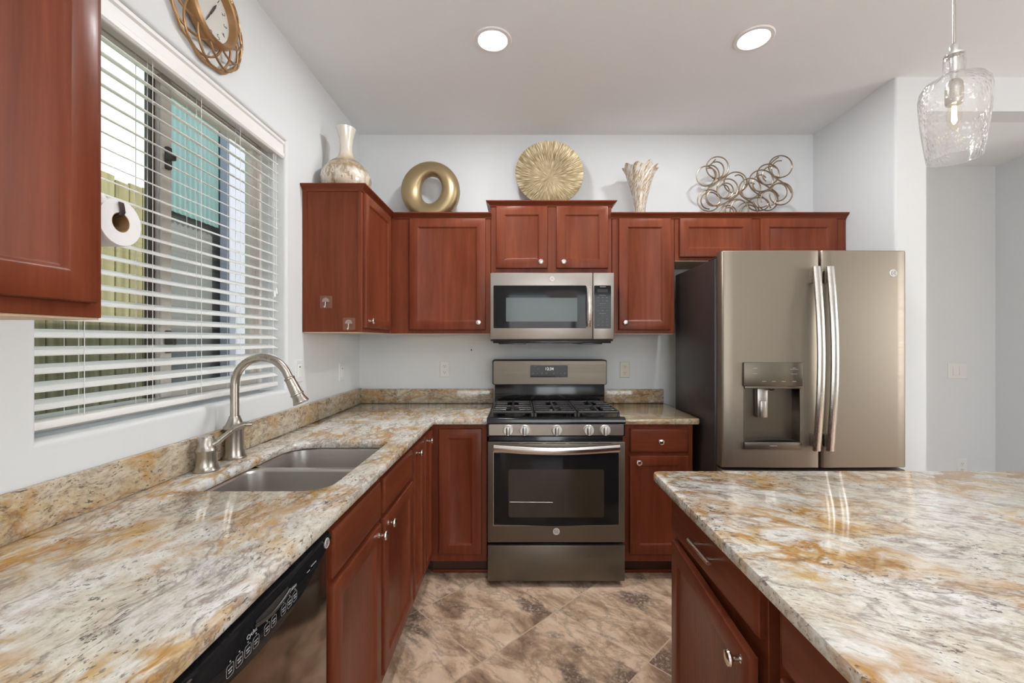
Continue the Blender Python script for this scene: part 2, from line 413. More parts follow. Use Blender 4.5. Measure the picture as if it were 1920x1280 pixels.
# frames: a across, b = height, c = outward
BACK = lambda y: F((0, y, 0), (1, 0, 0), (0, -1, 0))       # faces the viewer (-Y)
LEFT = lambda x: F((x, 0, 0), (0, 1, 0), (1, 0, 0))        # faces +X, a = Y
ISLE = lambda x: F((x, 0, 0), (0, 1, 0), (-1, 0, 0))       # faces -X, a = Y

def arc(cx, cy, r, a0, a1, n): return [(cx + r*math.cos(a0+(a1-a0)*i/n), cy + r*math.sin(a0+(a1-a0)*i/n)) for i in range(n+1)]
def rrect(x0, x1, y0, y1, r, n=6):
    if not isinstance(r, (list, tuple)): r = [r]*4      # corners: (x1,y0) (x1,y1) (x0,y1) (x0,y0)
    p = []
    p += arc(x1-r[0], y0+r[0], r[0], -PI/2, 0, n); p += arc(x1-r[1], y1-r[1], r[1], 0, PI/2, n)
    p += arc(x0+r[2], y1-r[2], r[2], PI/2, PI, n); p += arc(x0+r[3], y0+r[3], r[3], PI, 1.5*PI, n)
    return p
def offset_path(path, d, closed=False):
    """offset to the right-hand side of the walking direction, with mitres"""
    P = [Vector(p) for p in path]; n = len(P); out = []
    for i in range(n):
        dirs = []
        if closed or i > 0: dirs.append((P[i]-P[i-1]).normalized())
        if closed or i < n-1: dirs.append((P[(i+1) % n]-P[i]).normalized())
        ns = [Vector((q.y, -q.x)) for q in dirs]
        m = sum(ns, Vector((0, 0)))
        m = m/m.length; k = d/max(.3, m.dot(ns[0]))
        out.append(P[i]+m*k)
    return [(q.x, q.y) for q in out]

# ------------------------------------------------------------------ the room
WX, BY, CZ = -1.13, 3.06, 2.83
RX, HY = 2.10, 2.39
b = MB().box(-1.3, 5.4, -4.2, 3.5, -.05, 0); struct(b.build('floor', M['floor']))
b = MB().box(-1.3, 5.4, -4.2, 3.5, CZ, CZ+.06); struct(b.build('ceiling', M['ceiling']))
b = MB().box(-1.3, 2.27, BY, BY+.12, 0, CZ); struct(b.build('wall_back', M['wall']))
# left wall with the window opening and its rounded returns
wf = LEFT(WX); WY0, WY1, WZ0, WZ1 = 1.012, 2.095, 1.125, 2.335
R_ = .018; b = MB(wf)
loops = [((-4.2, BY), (0, CZ), 0)]
hole = [(-R_, 0)] + [(-R_*(1-math.sin(t)), -R_*(1-math.cos(t))) for t in (PI/8, PI/4, 3*PI/8, PI/2)] + [(0, -.165)]
L = [[(-4.2, 0, 0), (BY, 0, 0), (BY, CZ, 0), (-4.2, CZ, 0)]]
for i, c in hole: L.append([(WY0+i, WZ0+i, c), (WY1-i, WZ0+i, c), (WY1-i, WZ1-i, c), (WY0+i, WZ1-i, c)])
L.append([(-4.2, 0, -.165), (BY, 0, -.165), (BY, CZ, -.165), (-4.2, CZ, -.165)])
b.loft(L, closed=True); struct(b.build('wall_left', M['wall']))
# right stub wall, header, hall
b = MB().prism([(2.27, HY), (2.27, 3.40), (RX, 3.40)] + [(RX+.014-.014*math.cos(q), HY+.014-.014*math.sin(q)) for q in (0, PI/8, PI/4, 3*PI/8, PI/2)], 0, CZ); struct(b.build('wall_right', M['wall']))
b = MB().box(2.27, 5.3, HY, HY+.12, 2.64, CZ); b.box(3.6, 5.3, HY, HY+.12, 0, 2.64); struct(b.build('wall_header', M['wall']))
b = MB().box(2.27, 3.62, HY+.12, 3.3, 2.64, 2.70); struct(b.build('ceiling_hall', M['ceiling']))
b = MB().box(2.27, 3.62, 3.15, 3.27, 0, 2.64); struct(b.build('wall_hall_back', M['wall']))
b = MB().box(3.50, 3.60, HY, 3.15, 0, 2.64); struct(b.build('wall_hall_right', M['wall']))
# the far sides of the big room behind the viewer: openings put in for the fill lamps
b = MB()
b.box(-1.3, -.2, -4.1, -4.0, 0, CZ); b.box(4.0, 5.3, -4.1, -4.0, 0, CZ); b.box(-.2, 4.0, -4.1, -4.0, 2.4, CZ); b.box(-.2, 4.0, -4.1, -4.0, 0, .06)
for x in (1.2, 2.6): b.box(x-.05, x+.05, -4.08, -4.02, .06, 2.4)
struct(b.build('wall_rear', M['wall']))
b = MB()
b.box(5.2, 5.3, -4.0, -.7, 0, CZ); b.box(5.2, 5.3, 1.0, HY, 0, CZ); b.box(5.2, 5.3, -.7, 1.0, 2.35, CZ); b.box(5.2, 5.3, -.7, 1.0, 0, .65)
struct(b.build('wall_side', M['wall']))

# ------------------------------------------------------------------ kitchen window
win = bpy.data.objects.new('window_1', None); C.objects.link(win); win.location = (-1.265, 1.545, WZ0); win['_o'] = tuple(win.location); win['kind'] = 'structure'
fr = LEFT(-1.295)
b = MB(fr); b.rects(WY0, WY1, WZ0, WZ1, [(0, 0), (0, .04), (.035, .04), (.04, .03), (.04, 0)], False, False, True); b.build('window_frame', M['winframe'], win)
b = MB(fr); b.rects(1.50, WY1-.03, WZ0+.03, WZ1-.03, [(0, .004), (0, .036), (.032, .036), (.038, .028), (.038, .004)], False, False, True); b.build('sliding_sash', M['winframe'], win)
b = MB(fr); b.box(1.482, 1.502, WZ0+.03, WZ1-.03, .002, .026, .003); b.build('fixed_stile', M['gasket'], win)
b = MB(fr); b.box(1.502, 1.545, WZ0+.04, WZ1-.04, .036, .048, .004); b.build('meeting_rail', M['winframe'], win)
for z in (1.36, 2.01):
    b = MB(fr); b.box(1.512, 1.532, z-.04, z+.04, .046, .062, .005); b.box(1.505, 1.522, z-.012, z+.012, .055, .085, .004); b.build('latch', M['gasket'], win)
b = MB(fr); b.box(WY0+.03, 1.48, WZ0+.03, WZ1-.03, .008, .013); b.build('glass_pane', M['pane'], win)
b = MB(fr); b.box(1.53, WY1-.06, WZ0+.06, WZ1-.06, .016, .021); b.build('glass_pane', M['pane'], win)

# blinds
bl = thing('window_blind', 'white slatted window blind with open slats over the kitchen sink', 'blind', (-1.19, 1.545, WZ0))
bf = LEFT(-1.19)
b = MB(bf)
prof = [(.046, 2.250), (.052, 2.256), (.052, 2.272), (.047, 2.278), (.047, 2.312), (.054, 2.318), (.054, 2.330), (.040, 2.331), (.040, 2.250)]
b.loft([[(WY0+.006, z, c) for c, z in prof], [(WY1-.006, z, c) for c, z in prof]], True, True); b.build('valance', M['blind'], bl)
b = MB(bf); b.box(WY0+.010, WY1-.010, 2.275, 2.325, -.025, .030, .003); b.build('headrail', M['blind'], bl)
tilt = math.radians(24); slat_z = []
z = 1.205
while z < 2.262:
    slat_z.append(z); z += .0445
for z in slat_z:
    b = MB(bf); hw, th = .0255, .0013; lo = []
    for y in (WY0+.012, WY1-.012):
        lo.append([(y, z + q*hw*(-math.sin(tilt)) + t*math.cos(tilt), q*hw*math.cos(tilt) + t*math.sin(tilt)) for q, t in ((-1, -th), (0, -th+.0012), (1, -th), (1, th), (0, th+.0012), (-1, th))])
    b.loft(lo, True, True); b.build('slat', M['blind'], bl)
b = MB(bf); b.box(WY0+.012, WY1-.012, 1.146, 1.166, -.026, .026, .004); b.build('bottom_rail', M['blind'], bl)
for y in (1.15, 1.365, 1.575, 1.795, 2.035):
    b = MB(bf)
    for c in (-.0265, .0275): b.tube([(y, 1.165, c), (y, 2.28, c)], .0011, 5)
    b.tube([(y+.012, 1.16, 0), (y+.012, 2.28, 0)], .0009, 5)
    b.build('ladder_cord', M['cord'], bl)
b = MB(bf)
for y in (2.028, 2.042): b.tube([(y, 2.27, .036), (y+.004, 1.9, .037), (y, 1.60, .038)], .0012, 5)
b.build('pull_cord', M['cord'], bl)
for y, z in ((2.028, 1.585), (2.042, 1.60)):
    b = MB(bf); b.lathe([(.002, .016), (.004, .010), (.0065, -.012), (.004, -.016)], (y, z, .038), (0, 1, 0), 10); b.build('tassel', M['blind'], bl)

# outdoors
b = MB().box(-9, -1.3, -6, 14, -.1, -.02); struct(b.build('ground', M['dirt']))
nh = thing('neighbor_house', 'pale stucco neighbouring house wall seen through the left window pane', 'building', (-5, 2.5, -.02))
b = MB().box(-5.4, -4.6, -4, 12, -.02, 7.0); b.build('house_wall', M['stucco'], nh)
b = MB().box(-5.6, -4.4, -4.2, 12.2, 7.0, 7.16, .02); b.build('eave', M['trimw'], nh)
fe = thing('board_fence', 'weathered olive board fence of upright planks outside the window', 'fence', (-2.42, 1.5, -.02))
b = MB(); y = -1.0; k = 0
while y < 2.92:
    b.box(-2.43, -2.41, y, y+.088, -.02, 2.34 + .012*math.sin(k*2.1), .004, 1); y += .094; k += 1
b.build('planks', M['fence'], fe)
b = MB()
for z in (.4, 1.3, 2.1): b.box(-2.47, -2.43, -1.0, 2.92, z, z+.08, .004, 1)
b.build('rail', M['fence'], fe)
sh = thing('garden_shed', 'grey shed with a ribbed teal upper sheet behind the right window pane', 'shed', (-2.7, 3.6, -.02))
b = MB().box(-3.2, -2.44, 2.98, 4.6, -.02, 2.28); b.build('shed_wall', M['shedgrey'], sh)
b = MB(); lo = []
for z in (2.26, 3.6):
    pts = []
    y = 2.95; i = 0
    while y < 4.66:
        pts.append((-2.40 + (.012 if (i//2) % 2 else 0), y, z)); y += .012; i += 1
    lo.append(pts)
b.loft(lo, ring=False)
bmesh.ops.solidify(b.bm, geom=list(b.bm.faces), thickness=.004)
b.build('ribbed_sheet', M['teal'], sh)
b = MB().box(-2.38, -2.30, 3.42, 3.80, -.02, 3.5, .005, 1); b.build('corner_post', M['postw'], sh)

# ------------------------------------------------------------------ cabinet kit
def panel_front(fr, a0, a1, b0, b1, t=.020, frame=.056):
    b = MB(fr)
    b.rects(a0, a1, b0, b1, [(0, .001), (0, t-.006), (.0025, t-.002), (.007, t), (frame-.004, t), (frame, t-.002), (frame+.004, t-.006), (frame+.011, t-.0095)])
    return b
def slab_front(fr, a0, a1, b0, b1, t=.020):
    b = MB(fr); b.rects(a0, a1, b0, b1, [(0, .001), (0, t-.008), (.004, t-.003), (.010, t-.001), (.016, t)]); return b
def knob(fr, a, bz, c, parent, org=None, name='knob'):
    b = MB(fr)
    b.lathe([(.009, 0), (.009, .002), (.0055, .004), (.005, .014), (.008, .018), (.0145, .021), (.0165, .025), (.0150, .029), (.008, .0315), (0, .032)], (a, bz, c), (0, 0, 1), 20)
    return b.build(name, M['knob'], parent)
def carcass(t, fr, a0, a1, b0, b1, depth, mat='wood', bottom=True):
    b = MB(fr); b.box(a0, a1, b0 + (.004 if bottom else 0), b1 + (.024 if b1 > 2 else 0), -depth, 0, .0015, 1); b.build('carcass', M[mat], t)
    if bottom:
        b = MB(fr); b.box(a0+.002, a1-.002, b0, b0+.004, -depth+.002, -.004); b.build('bottom_panel', M['maple'], t)
def crown(t, path, z):
    """moulding along a plan path; outward is to the right of the path"""
    prof = [(.0, z-.036), (.005, z-.034), (.007, z-.026), (.014, z-.018), (.022, z-.012), (.026, z-.008), (.030, z-.006), (.030, z), (-.012, z), (-.012, z-.036)]
    offs = {d: offset_path(path, d) for d in {p[0] for p in prof}}
    b = MB()
    b.loft([[(*offs[d][i], zz) for d, zz in prof] for i in range(len(path))], True, True)
    b.build('crown_moulding', M['wood_x'], t)
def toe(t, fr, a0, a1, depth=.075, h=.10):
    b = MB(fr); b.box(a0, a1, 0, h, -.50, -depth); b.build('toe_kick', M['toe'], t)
    b = MB(fr); b.box(a0, a1, 0, .018, -depth, -depth+.012, .004); b.build('shoe_strip', M['wood_x'], t)

GU = 'cherry wall cabinets'
GB = 'cherry base cabinets'
UB, UT = 1.405, 2.152
# back wall uppers, face plane y = 2.75
f2 = BACK(2.75)
t = thing('wall_cabinet', 'single-door cherry wall cabinet under the gold ring, left of the microwave', 'cabinet', (-.49, 3.05, UB), GU)
carcass(t, f2, -.819, -.178, UB, UT, .305)
d = panel_front(f2, -.695, -.209, 1.432, 2.142).build('door', M['wood'], t); knob(f2, -.252, 1.478, .020, d)
crown(t, [(-.80, 2.75), (-.172, 2.75)], 2.178)
t = thing('wall_cabinet', 'two-door raised cherry cabinet directly above the microwave, gold plate on top', 'cabinet', (.2, 3.05, 1.79), GU)
carcass(t, f2, -.176, .596, 1.786, 2.228, .305, bottom=False)
for a0, a1, k in ((-.143, .186, .142), (.242, .571, .286)):
    d = panel_front(f2, a0, a1, 1.824, 2.220).build('door', M['wood'], t); knob(f2, k, 1.862, .020, d)
crown(t, [(-.176, 3.05), (-.176, 2.75), (.596, 2.75), (.596, 3.05)], 2.254)
t = thing('wall_cabinet', 'narrow one-door cherry wall cabinet between the microwave and refrigerator', 'cabinet', (.8, 3.05, UB), GU)
carcass(t, f2, .600, .999, UB, UT, .305)
d = panel_front(f2, .640, .972, 1.432, 2.142).build('door', M['wood'], t); knob(f2, .678, 1.478, .020, d)
crown(t, [(.592, 2.75), (1.000, 2.75)], 2.178)
t = thing('wall_cabinet', 'short wide two-door cherry cabinet above the refrigerator', 'cabinet', (1.55, 3.05, 1.872), GU)
carcass(t, f2, 1.001, 2.096, 1.872, UT, .305)
for a0, a1 in ((1.027, 1.488), (1.542, 2.028)): panel_front(f2, a0, a1, 1.896, 2.142).build('door', M['wood'], t)
crown(t, [(1.001, 2.75), (2.098, 2.75)], 2.178)
# corner upper on the left wall
f3 = LEFT(-.82)
t = thing('wall_cabinet', 'cherry corner wall cabinet with two clear hooks and the bottle vase on top', 'cabinet', (-.98, 2.25, UB), GU)
carcass(t, f3, 2.247, 2.752, UB, UT, .308)
b = MB(BACK(2.247)); b.box(-1.128, -1.106, UB+.004, UT, 0, .004, .001, 1); b.box(-.838, -.820, UB+.004, UT, 0, .004, .001, 1); b.build('side_stile', M['wood'], t)
d = panel_front(f3, 2.268, 2.705, 1.432, 2.142, .020, .050).build('door', M['wood'], t); knob(f3, 2.300, 1.470, .020, d)
crown(t, [(-1.128, 2.247), (-.82, 2.247), (-.82, 2.752)], 2.178)
# near left upper
t = thing('wall_cabinet', 'large cherry wall cabinet close by at the left edge of the view', 'cabinet', (-.98, .3, UB), GU)
carcass(t, f3, -.10, .845, UB, UT, .308)
panel_front(f3, .375, .822, 1.436, 2.142).build('door', M['wood'], t); panel_front(f3, -.085, .360, 1.436, 2.142).build('door', M['wood'], t)
crown(t, [(-.82, -.10), (-.82, .845), (-1.128, .845)][::-1], 2.178)

# clear adhesive hooks on the corner cabinet's side
fs = BACK(2.2465)
for x, z, lab in ((-1.006, 1.566, 'clear adhesive hook on the cabinet side, upper left one'), (-.886, 1.452, 'clear adhesive hook on the cabinet side, lower right one near the door')):
    t = thing('adhesive_hook', lab, 'hook', (x, 2.245, z), 'clear hooks')
    b = MB(fs); b.rects(x-.032, x+.032, z-.032, z+.032, [(0, 0), (0, .0015), (.002, .002)]); b.build('adhesive_pad', M['clearpl'], t)
    b = MB(fs)
    lo = [[(x + q*1.0, z + w, c) for q, w in arc(0, .004, .018, 0, PI, 10)] for c in (.002, .008)]
    b.loft(lo, True, True); b.box(x-.018, x+.018, z, z+.005, .002, .008, .001, 1)
    b.build('hook_base', M['clearbase'], t)
    b = MB(fs); b.tube([(x, z, .008), (x, z-.018, .010), (x, z-.028, .014), (x, z-.030, .020), (x, z-.024, .025)], .0022, 6); b.build('hook', M['badge'], t)

# base cabinets
f4 = BACK(2.46)
ZB, ZT = .10, .890
t = thing('base_cabinet', 'full-height one-door cherry base cabinet left of the range', 'cabinet', (-.35, 3.0, 0), GB)
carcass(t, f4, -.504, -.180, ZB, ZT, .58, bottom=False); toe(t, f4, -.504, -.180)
panel_front(f4, -.4545, -.209, .147, .862).build('door', M['wood'], t)
t = thing('base_cabinet', 'cherry base cabinet with one drawer between the range and refrigerator', 'cabinet', (.8, 3.0, 0), GB)
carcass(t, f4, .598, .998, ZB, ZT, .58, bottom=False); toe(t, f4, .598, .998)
d = slab_front(f4, .638, .970, .728, .862).build('drawer', M['wood_x'], t); knob(f4, .806, .793, .020, d)
d = panel_front(f4, .634, .970, .147, .708).build('door', M['wood'], t); knob(f4, .680, .676, .020, d)
f5 = LEFT(-.505)
t = thing('base_cabinet', 'two-door narrow cherry base cabinet past the sink, in the inner corner', 'cabinet', (-.8, 2.2, 0), GB)
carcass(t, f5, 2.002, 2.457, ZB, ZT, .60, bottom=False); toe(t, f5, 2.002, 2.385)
for a0, a1, k in ((2.016, 2.212, 2.045), (2.244, 2.432, 2.290)):
    d = panel_front(f5, a0, a1, .147, .862, .020, .045).build('door', M['wood'], t); knob(f5, k, .830, .020, d)
t = thing('sink_base_cabinet', 'cherry sink cabinet with two doors and two false drawer fronts', 'cabinet', (-.8, 1.55, 0), GB)
b = MB(f5)
b.box(1.104, 2.000, ZB, ZB+.02, -.60, 0); b.box(1.104, 1.122, ZB+.02, ZT, -.60, 0); b.box(1.982, 2.000, ZB+.02, ZT, -.60, 0)
b.box(1.122, 1.982, ZB+.02, ZT, -.60, -.59); b.box(1.122, 1.982, ZB+.02, ZT, -.02, 0)
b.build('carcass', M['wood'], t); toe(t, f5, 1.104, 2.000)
for a0, a1, k in ((1.135, 1.527, 1.492), (1.562, 1.982, 1.598)):
    slab_front(f5, a0, a1, .735, .862).build('drawer_front', M['wood_y'], t)
    d = panel_front(f5, a0, a1, .147, .716).build('door', M['wood'], t); knob(f5, k, .688, .020, d)

# island cabinets
f6 = ISLE(.515)
t = thing('island_cabinet', 'island cabinet with a bar-handled drawer over a slightly open door', 'cabinet', (1.1, 1.15, 0), GB)
carcass(t, f6, .884, 1.425, ZB, ZT, 1.26, bottom=False); b = MB(f6); b.box(.884, 1.425, 0, ZB, -1.2, -.07); b.build('toe_kick', M['wood_y'], t)
d = slab_front(f6, .894, 1.400, .744, .866).build('drawer', M['wood_y'], t)
b = MB(f6); b.tube([(1.045, .822, .052), (1.170, .822, .052)], .0055, 12)
for y in (1.068, 1.147): b.tube([(y, .822, .018), (y, .822, .052)], .0045, 10)
b.build('bar_handle', M['knob'], d)
b = panel_front(f6, .868, 1.392, .147, .722, .020, .058)
d = b.build('door', M['wood'], t, org=(.512, 1.392, .147))
k = knob(f6, .902, .696, .020, d)
d.rotation_euler = (0, 0, math.radians(-3.2))
t = thing('island_cabinet', 'nearer island cabinet cut off at the bottom of the view', 'cabinet', (1.1, .5, 0), GB)
carcass(t, f6, .20, .846, ZB, ZT, 1.26, bottom=False); b = MB(f6); b.box(.20, .846, 0, ZB, -1.2, -.07); b.build('toe_kick', M['wood_y'], t)
slab_front(f6, .24, .818, .744, .866).build('drawer', M['wood_y'], t); panel_front(f6, .24, .818, .147, .722).build('door', M['wood'], t)

# ------------------------------------------------------------------ granite tops
TOPZ, BOTZ = .922, .891
def slab(name, outer, mat, label, hole=None, r=.007):
    """outer counter-clockwise from above; rounded top edge; optional hole"""
    b = MB(); bm = b.bm
    def side(loop, sgn):
        rings = []
        for d, z in ((.004, BOTZ), (0, BOTZ+.005), (0, TOPZ-r), (r*.3, TOPZ-r*.3), (r, TOPZ)):
            rings.append([b.v((x, y, z)) for x, y in offset_path(loop, -d*sgn, True)])
        n = len(loop)
        for A, B in zip(rings, rings[1:]):
            for i in range(n): bm.faces.new((A[i], A[(i+1) % n], B[(i+1) % n], B[i]))
        return rings[0], rings[-1]
    o0, o1 = side(outer, 1); ringsets = [(o0, o1)]
    if hole: ringsets.append(side(hole, -1))
    for lvl in (0, 1):
        es = []
        for rs in ringsets:
            q = rs[lvl]
            for i in range(len(q)):
                e = bm.edges.get((q[i], q[(i+1) % len(q)])) or bm.edges.new((q[i], q[(i+1) % len(q)])); es.append(e)
        bmesh.ops.triangle_fill(bm, edges=es, use_beauty=True)
    t = tag(b.build(name, mat, org=(outer[0][0], outer[0][1], BOTZ), sharp=40), label, 'countertop', 'granite worktops')
    return t
sink_hole = rrect(-.985, -.572, 1.268, 1.892, [.075, .03, .11, .05], 8)
top_l = slab('countertop', [(-1.128, -.30), (-.475, -.30), (-.475, 2.42), (-.176, 2.42), (-.176, 3.057), (-1.128, 3.057)], M['granite_l'],
             'L-shaped cream and gold granite worktop around the sink', sink_hole)
b = MB().box(-1.128, -1.108, -.30, 3.035, TOPZ, 1.030, .003); b.build('backsplash', M['granite_w'], top_l)
b = MB().box(-1.128, -.178, 3.037, 3.057, TOPZ, 1.022, .003); b.build('backsplash', M['granite_b'], top_l)
top_r = slab('countertop', rrect(.594, 1.028, 2.42, 3.057, [.02, .002, .002, .002], 4), M['granite_b'], 'small granite worktop between the range and refrigerator')
b = MB().box(.596, 1.028, 3.037, 3.057, TOPZ, 1.020, .003); b.build('backsplash', M['granite_b'], top_r)
slab('island_countertop', rrect(.454, 1.95, .15, 1.4615, .022, 5), M['granite_i'], 'large cream and gold granite island worktop at the lower right')

# ------------------------------------------------------------------ sink, faucet
t = thing('sink', 'undermount double-bowl steel sink set in the granite', 'sink', (-.78, 1.58, .70))
for y0, y1 in ((1.258, 1.590), (1.612, 1.900)):
    b = MB(); lo = []
    for dx, z, r in ((-.012, BOTZ-.001, .05), (.0, BOTZ-.003, .06), (.006, BOTZ-.010, .06), (.012, .80, .06), (.018, .735, .06), (.032, .714, .05), (.060, .706, .04)):
        lo.append([(x, y, z) for x, y in rrect(-.990+dx, -.566-dx, y0+dx, y1-dx, r, 6)])
    b.loft(lo, False, True)
    bmesh.ops.solidify(b.bm, geom=list(b.bm.faces), thickness=-.0015)
    bo = b.build('bowl', M['sink'], t)
    b = MB(); b.lathe([(.045, .7075), (.045, .711), (.036, .712), (.030, .708), (0, .708)], (-.78, (y0+y1)/2, 0), (0, 0, 1), 24); b.build('drain', M['chrome'], t)

fx, fy = -1.072, 1.622
t = thing('faucet', 'brushed nickel gooseneck faucet behind the sink', 'faucet', (fx, fy, TOPZ))
b = MB(); b.lathe([(.0, 0), (.040, 0), (.041, .004), (.036, .008), (.033, .018), (.0315, .035), (.0305, .105), (.0312, .108), (.0365, .111), (.0375, .117), (.0355, .122), (.030, .126), (.0235, .142), (.0190, .154), (.0185, .158)], (fx, fy, TOPZ), (0, 0, 1), 32); b.build('body', M['nickel'], t)
Rn = .104; zc = 1.196; pts = [(fx, fy, TOPZ+.15), (fx, fy, 1.12)]
for i in range(0, 19):
    a = PI - (PI*.88)*i/18
    pts.append((fx + Rn + Rn*math.cos(a), fy, zc + Rn*math.sin(a)))
e = Vector(pts[-1]); dr = (Vector(pts[-1]) - Vector(pts[-2])).normalized(); pts.append(tuple(e + dr*.012))
b = MB(); b.tube(pts, .0148, 20); b.build('gooseneck', M['nickel'], t)
h0 = e + dr*.010
b = MB(); b.lathe([(.0, 0), (.0165, 0), (.0195, .003), (.0195, .007), (.0175, .010), (.0205, .056), (.0215, .066), (.0240, .068), (.0240, .073), (.0210, .075), (.0225, .086), (.0285, .102), (.0290, .106), (.025, .107), (.0, .104)], h0, dr, 28)
hd = b.build('spray_head', M['nickel'], t)
lx, ly = -1.062, 1.462
t = thing('lever_valve', 'brushed nickel single-lever valve just left of the faucet', 'faucet lever', (lx, ly, TOPZ))
b = MB(); b.lathe([(0, 0), (.039, 0), (.040, .004), (.035, .010), (.032, .022), (.0305, .060), (.034, .066), (.0345, .071), (.030, .078), (.0255, .090), (.0235, .112), (.021, .116), (.0, .116)], (lx, ly, TOPZ), (0, 0, 1), 32); b.build('base', M['nickel'], t)
b = MB(); b.tube([(lx+.015, ly+.004, TOPZ+.086), (lx+.035, ly+.010, TOPZ+.098), (lx+.060, ly+.018, TOPZ+.122), (lx+.085, ly+.028, TOPZ+.143), (lx+.108, ly+.036, TOPZ+.151), (lx+.130, ly+.042, TOPZ+.150)], [.0135, .0105, .0085, .0085, .0095, .007], 14); b.build('lever', M['nickel'], t)
b = MB(); b.lathe([(0, 0), (.017, 0), (.017, .001), (0, .0012)], (lx, ly, TOPZ+.116), (0, 0, 1), 20); b.build('cap', M['chrome'], t)

# ------------------------------------------------------------------ badge helper
def badge(fr, a, bz, c, r, parent):
    b = MB(fr); b.lathe([(r, 0), (r, .0015), (r*.92, .0025), (r*.86, .0022), (r*.84, .0016), (0, .0016)], (a, bz, c), (0, 0, 1), 28)
    d = b.build('badge', M['badge'], parent)
    b = MB(fr); b.text('GE', r*.95, a, bz, c+.0018, ext=.0003)
    for k in range(4):
        an = PI/4 + k*PI/2
        b.tube([(a+r*.62*math.cos(an+q*.5), bz+r*.62*math.sin(an+q*.5), c+.002) for q in (-1, -.5, 0, .5, 1)], r*.035, 5)
    b.build('badge_monogram', M['badge_ink'], d)

# ------------------------------------------------------------------ range
gx0, gx1 = -.170, .588; gc = (gx0+gx1)/2
t = thing('gas_range', 'freestanding slate and black gas range with five burners knobs and oven', 'stove', (gc, 2.7, 0))
fr = BACK(2.40)
b = MB(fr); b.box(gx0+.004, gx1-.004, .04, .905, -.60, 0, .003); b.box(gx0+.05, gx1-.05, 0, .04, -.55, -.06); b.build('body', M['black'], t)
# cooktop with rolled front lip
b = MB(fr); prof = [(-.46, .925), (-.02, .925), (.0, .938), (.018, .937), (.028, .930), (.031, .918), (.031, .906), (-.46, .906)]
b.loft([[(gx0-.004, z, c) for c, z in prof], [(gx1+.004, z, c) for c, z in prof]], True, True); b.build('cooktop', M['black'], t)
# burners
for x, y, r in ((gx0+.15, 2.53, .045), (gx0+.15, 2.75, .038), (gc, 2.64, .05), (gx1-.15, 2.53, .05), (gx1-.15, 2.75, .036)):
    b = MB(); b.lathe([(r+.014, 0), (r+.014, .006), (r, .008), (r, .016), (r*.9, .022), (0, .022)], (x, y, .926), (0, 0, 1), 24); b.build('burner', M['blackm'], t)
# grates: three sections
gw = (gx1-gx0-.03)/3
for k in range(3):
    x0 = gx0+.015+k*gw+.003; x1 = x0+gw-.006; y0, y1 = 2.415, 2.835; zt = .968; xm = (x0+x1)/2
    b = MB(); h = .007
    b.box(x0, x1, y0, y0+.012, zt-.014, zt, .003); b.box(x0, x1, y1-.012, y1, zt-.014, zt, .003)
    b.box(x0, x0+.009, y0, y1, zt-.014, zt, .003); b.box(x1-.009, x1, y0, y1, zt-.014, zt, .003)
    b.box(xm-.006, xm+.006, y0+.03, y1-.03, zt-.012, zt+.002, .003)
    for y in (2.480, 2.545, 2.705, 2.770):
        b.box(x0+.010, xm-.035, y-.0038, y+.0038, zt-.010, zt, .002, 1); b.box(xm+.035, x1-.010, y-.0038, y+.0038, zt-.010, zt, .002, 1)
    b.box(x0+.010, x1-.010, 2.620, 2.632, zt-.012, zt, .002, 1)
    for q in ((x0+.02, 2.46), (x1-.02, 2.46), (x0+.02, 2.80), (x1-.02, 2.80)):
        b.tube([(q[0], q[1], zt-.006), (xm + (q[0]-xm)*.3, (2.53 if q[1] < 2.6 else 2.75) + (q[1]-2.63)*.1, zt-.002)], .0045, 6)
    for x in (x0+.006, x1-.006):
        for y in (y0+.006, y1-.006): b.box(x-.006, x+.006, y-.006, y+.006, .926, zt-.008)
    b.build('grate', M['blackm'], t)
# backguard
fb = BACK(2.86)
b = MB(fb); b.box(gx0+.012, gx1-.012, .905, 1.075, -.14, -.012, .004); b.build('vent_trim', M['black'], t)
b = MB(fb); b.box(gx0-.004, gx1+.004, 1.068, 1.236, -.14, -.004, .012, 3); bgm = b.build('backguard_frame', M['slate_side'], t)
b = MB(fb); b.loft([[(x, z, c + .006*math.sin(PI*(x-gx0)/(gx1-gx0))) for x, z in rrect(gx0+.004, gx1-.004, 1.074, 1.228, .010, 4)] for c in (-.006, .004)], False, True)
bg = b.build('backguard', M['slate'], t)
b = MB(fb); b.loft([[(x, z, c) for x, z in rrect(gc-.130, gc+.118, 1.121, 1.200, .006, 3)] for c in (.004, .0125)], False, True); cp = b.build('control_display', M['glass_black'], bg)
b = MB(fb); b.text('12:34', .026, gc-.004, 1.176, .0135, ext=.0004, sx=1.0); b.build('clock_digits', M['digits'], bg)
b = MB(fb)
for x in (-.11, -.08, .075, .097):
    b.box(gc+x-.006, gc+x+.006, 1.175, 1.1775, .0125, .013)
for x in (-.112, -.082, -.052, -.024, .026, .072, .098): b.lathe([(.006, 0), (.006, .0006), (0, .0006)], (gc+x, 1.146, .0125), (0, 0, 1), 10)
b.box(gc-.12, gc-.09, 1.190, 1.1925, .0125, .013); b.box(gc+.07, gc+.10, 1.190, 1.1925, .0125, .013); b.box(gc+.07, gc+.10, 1.131, 1.133, .0125, .013)
b.build('keypad_print', M['print_dim'], bg)
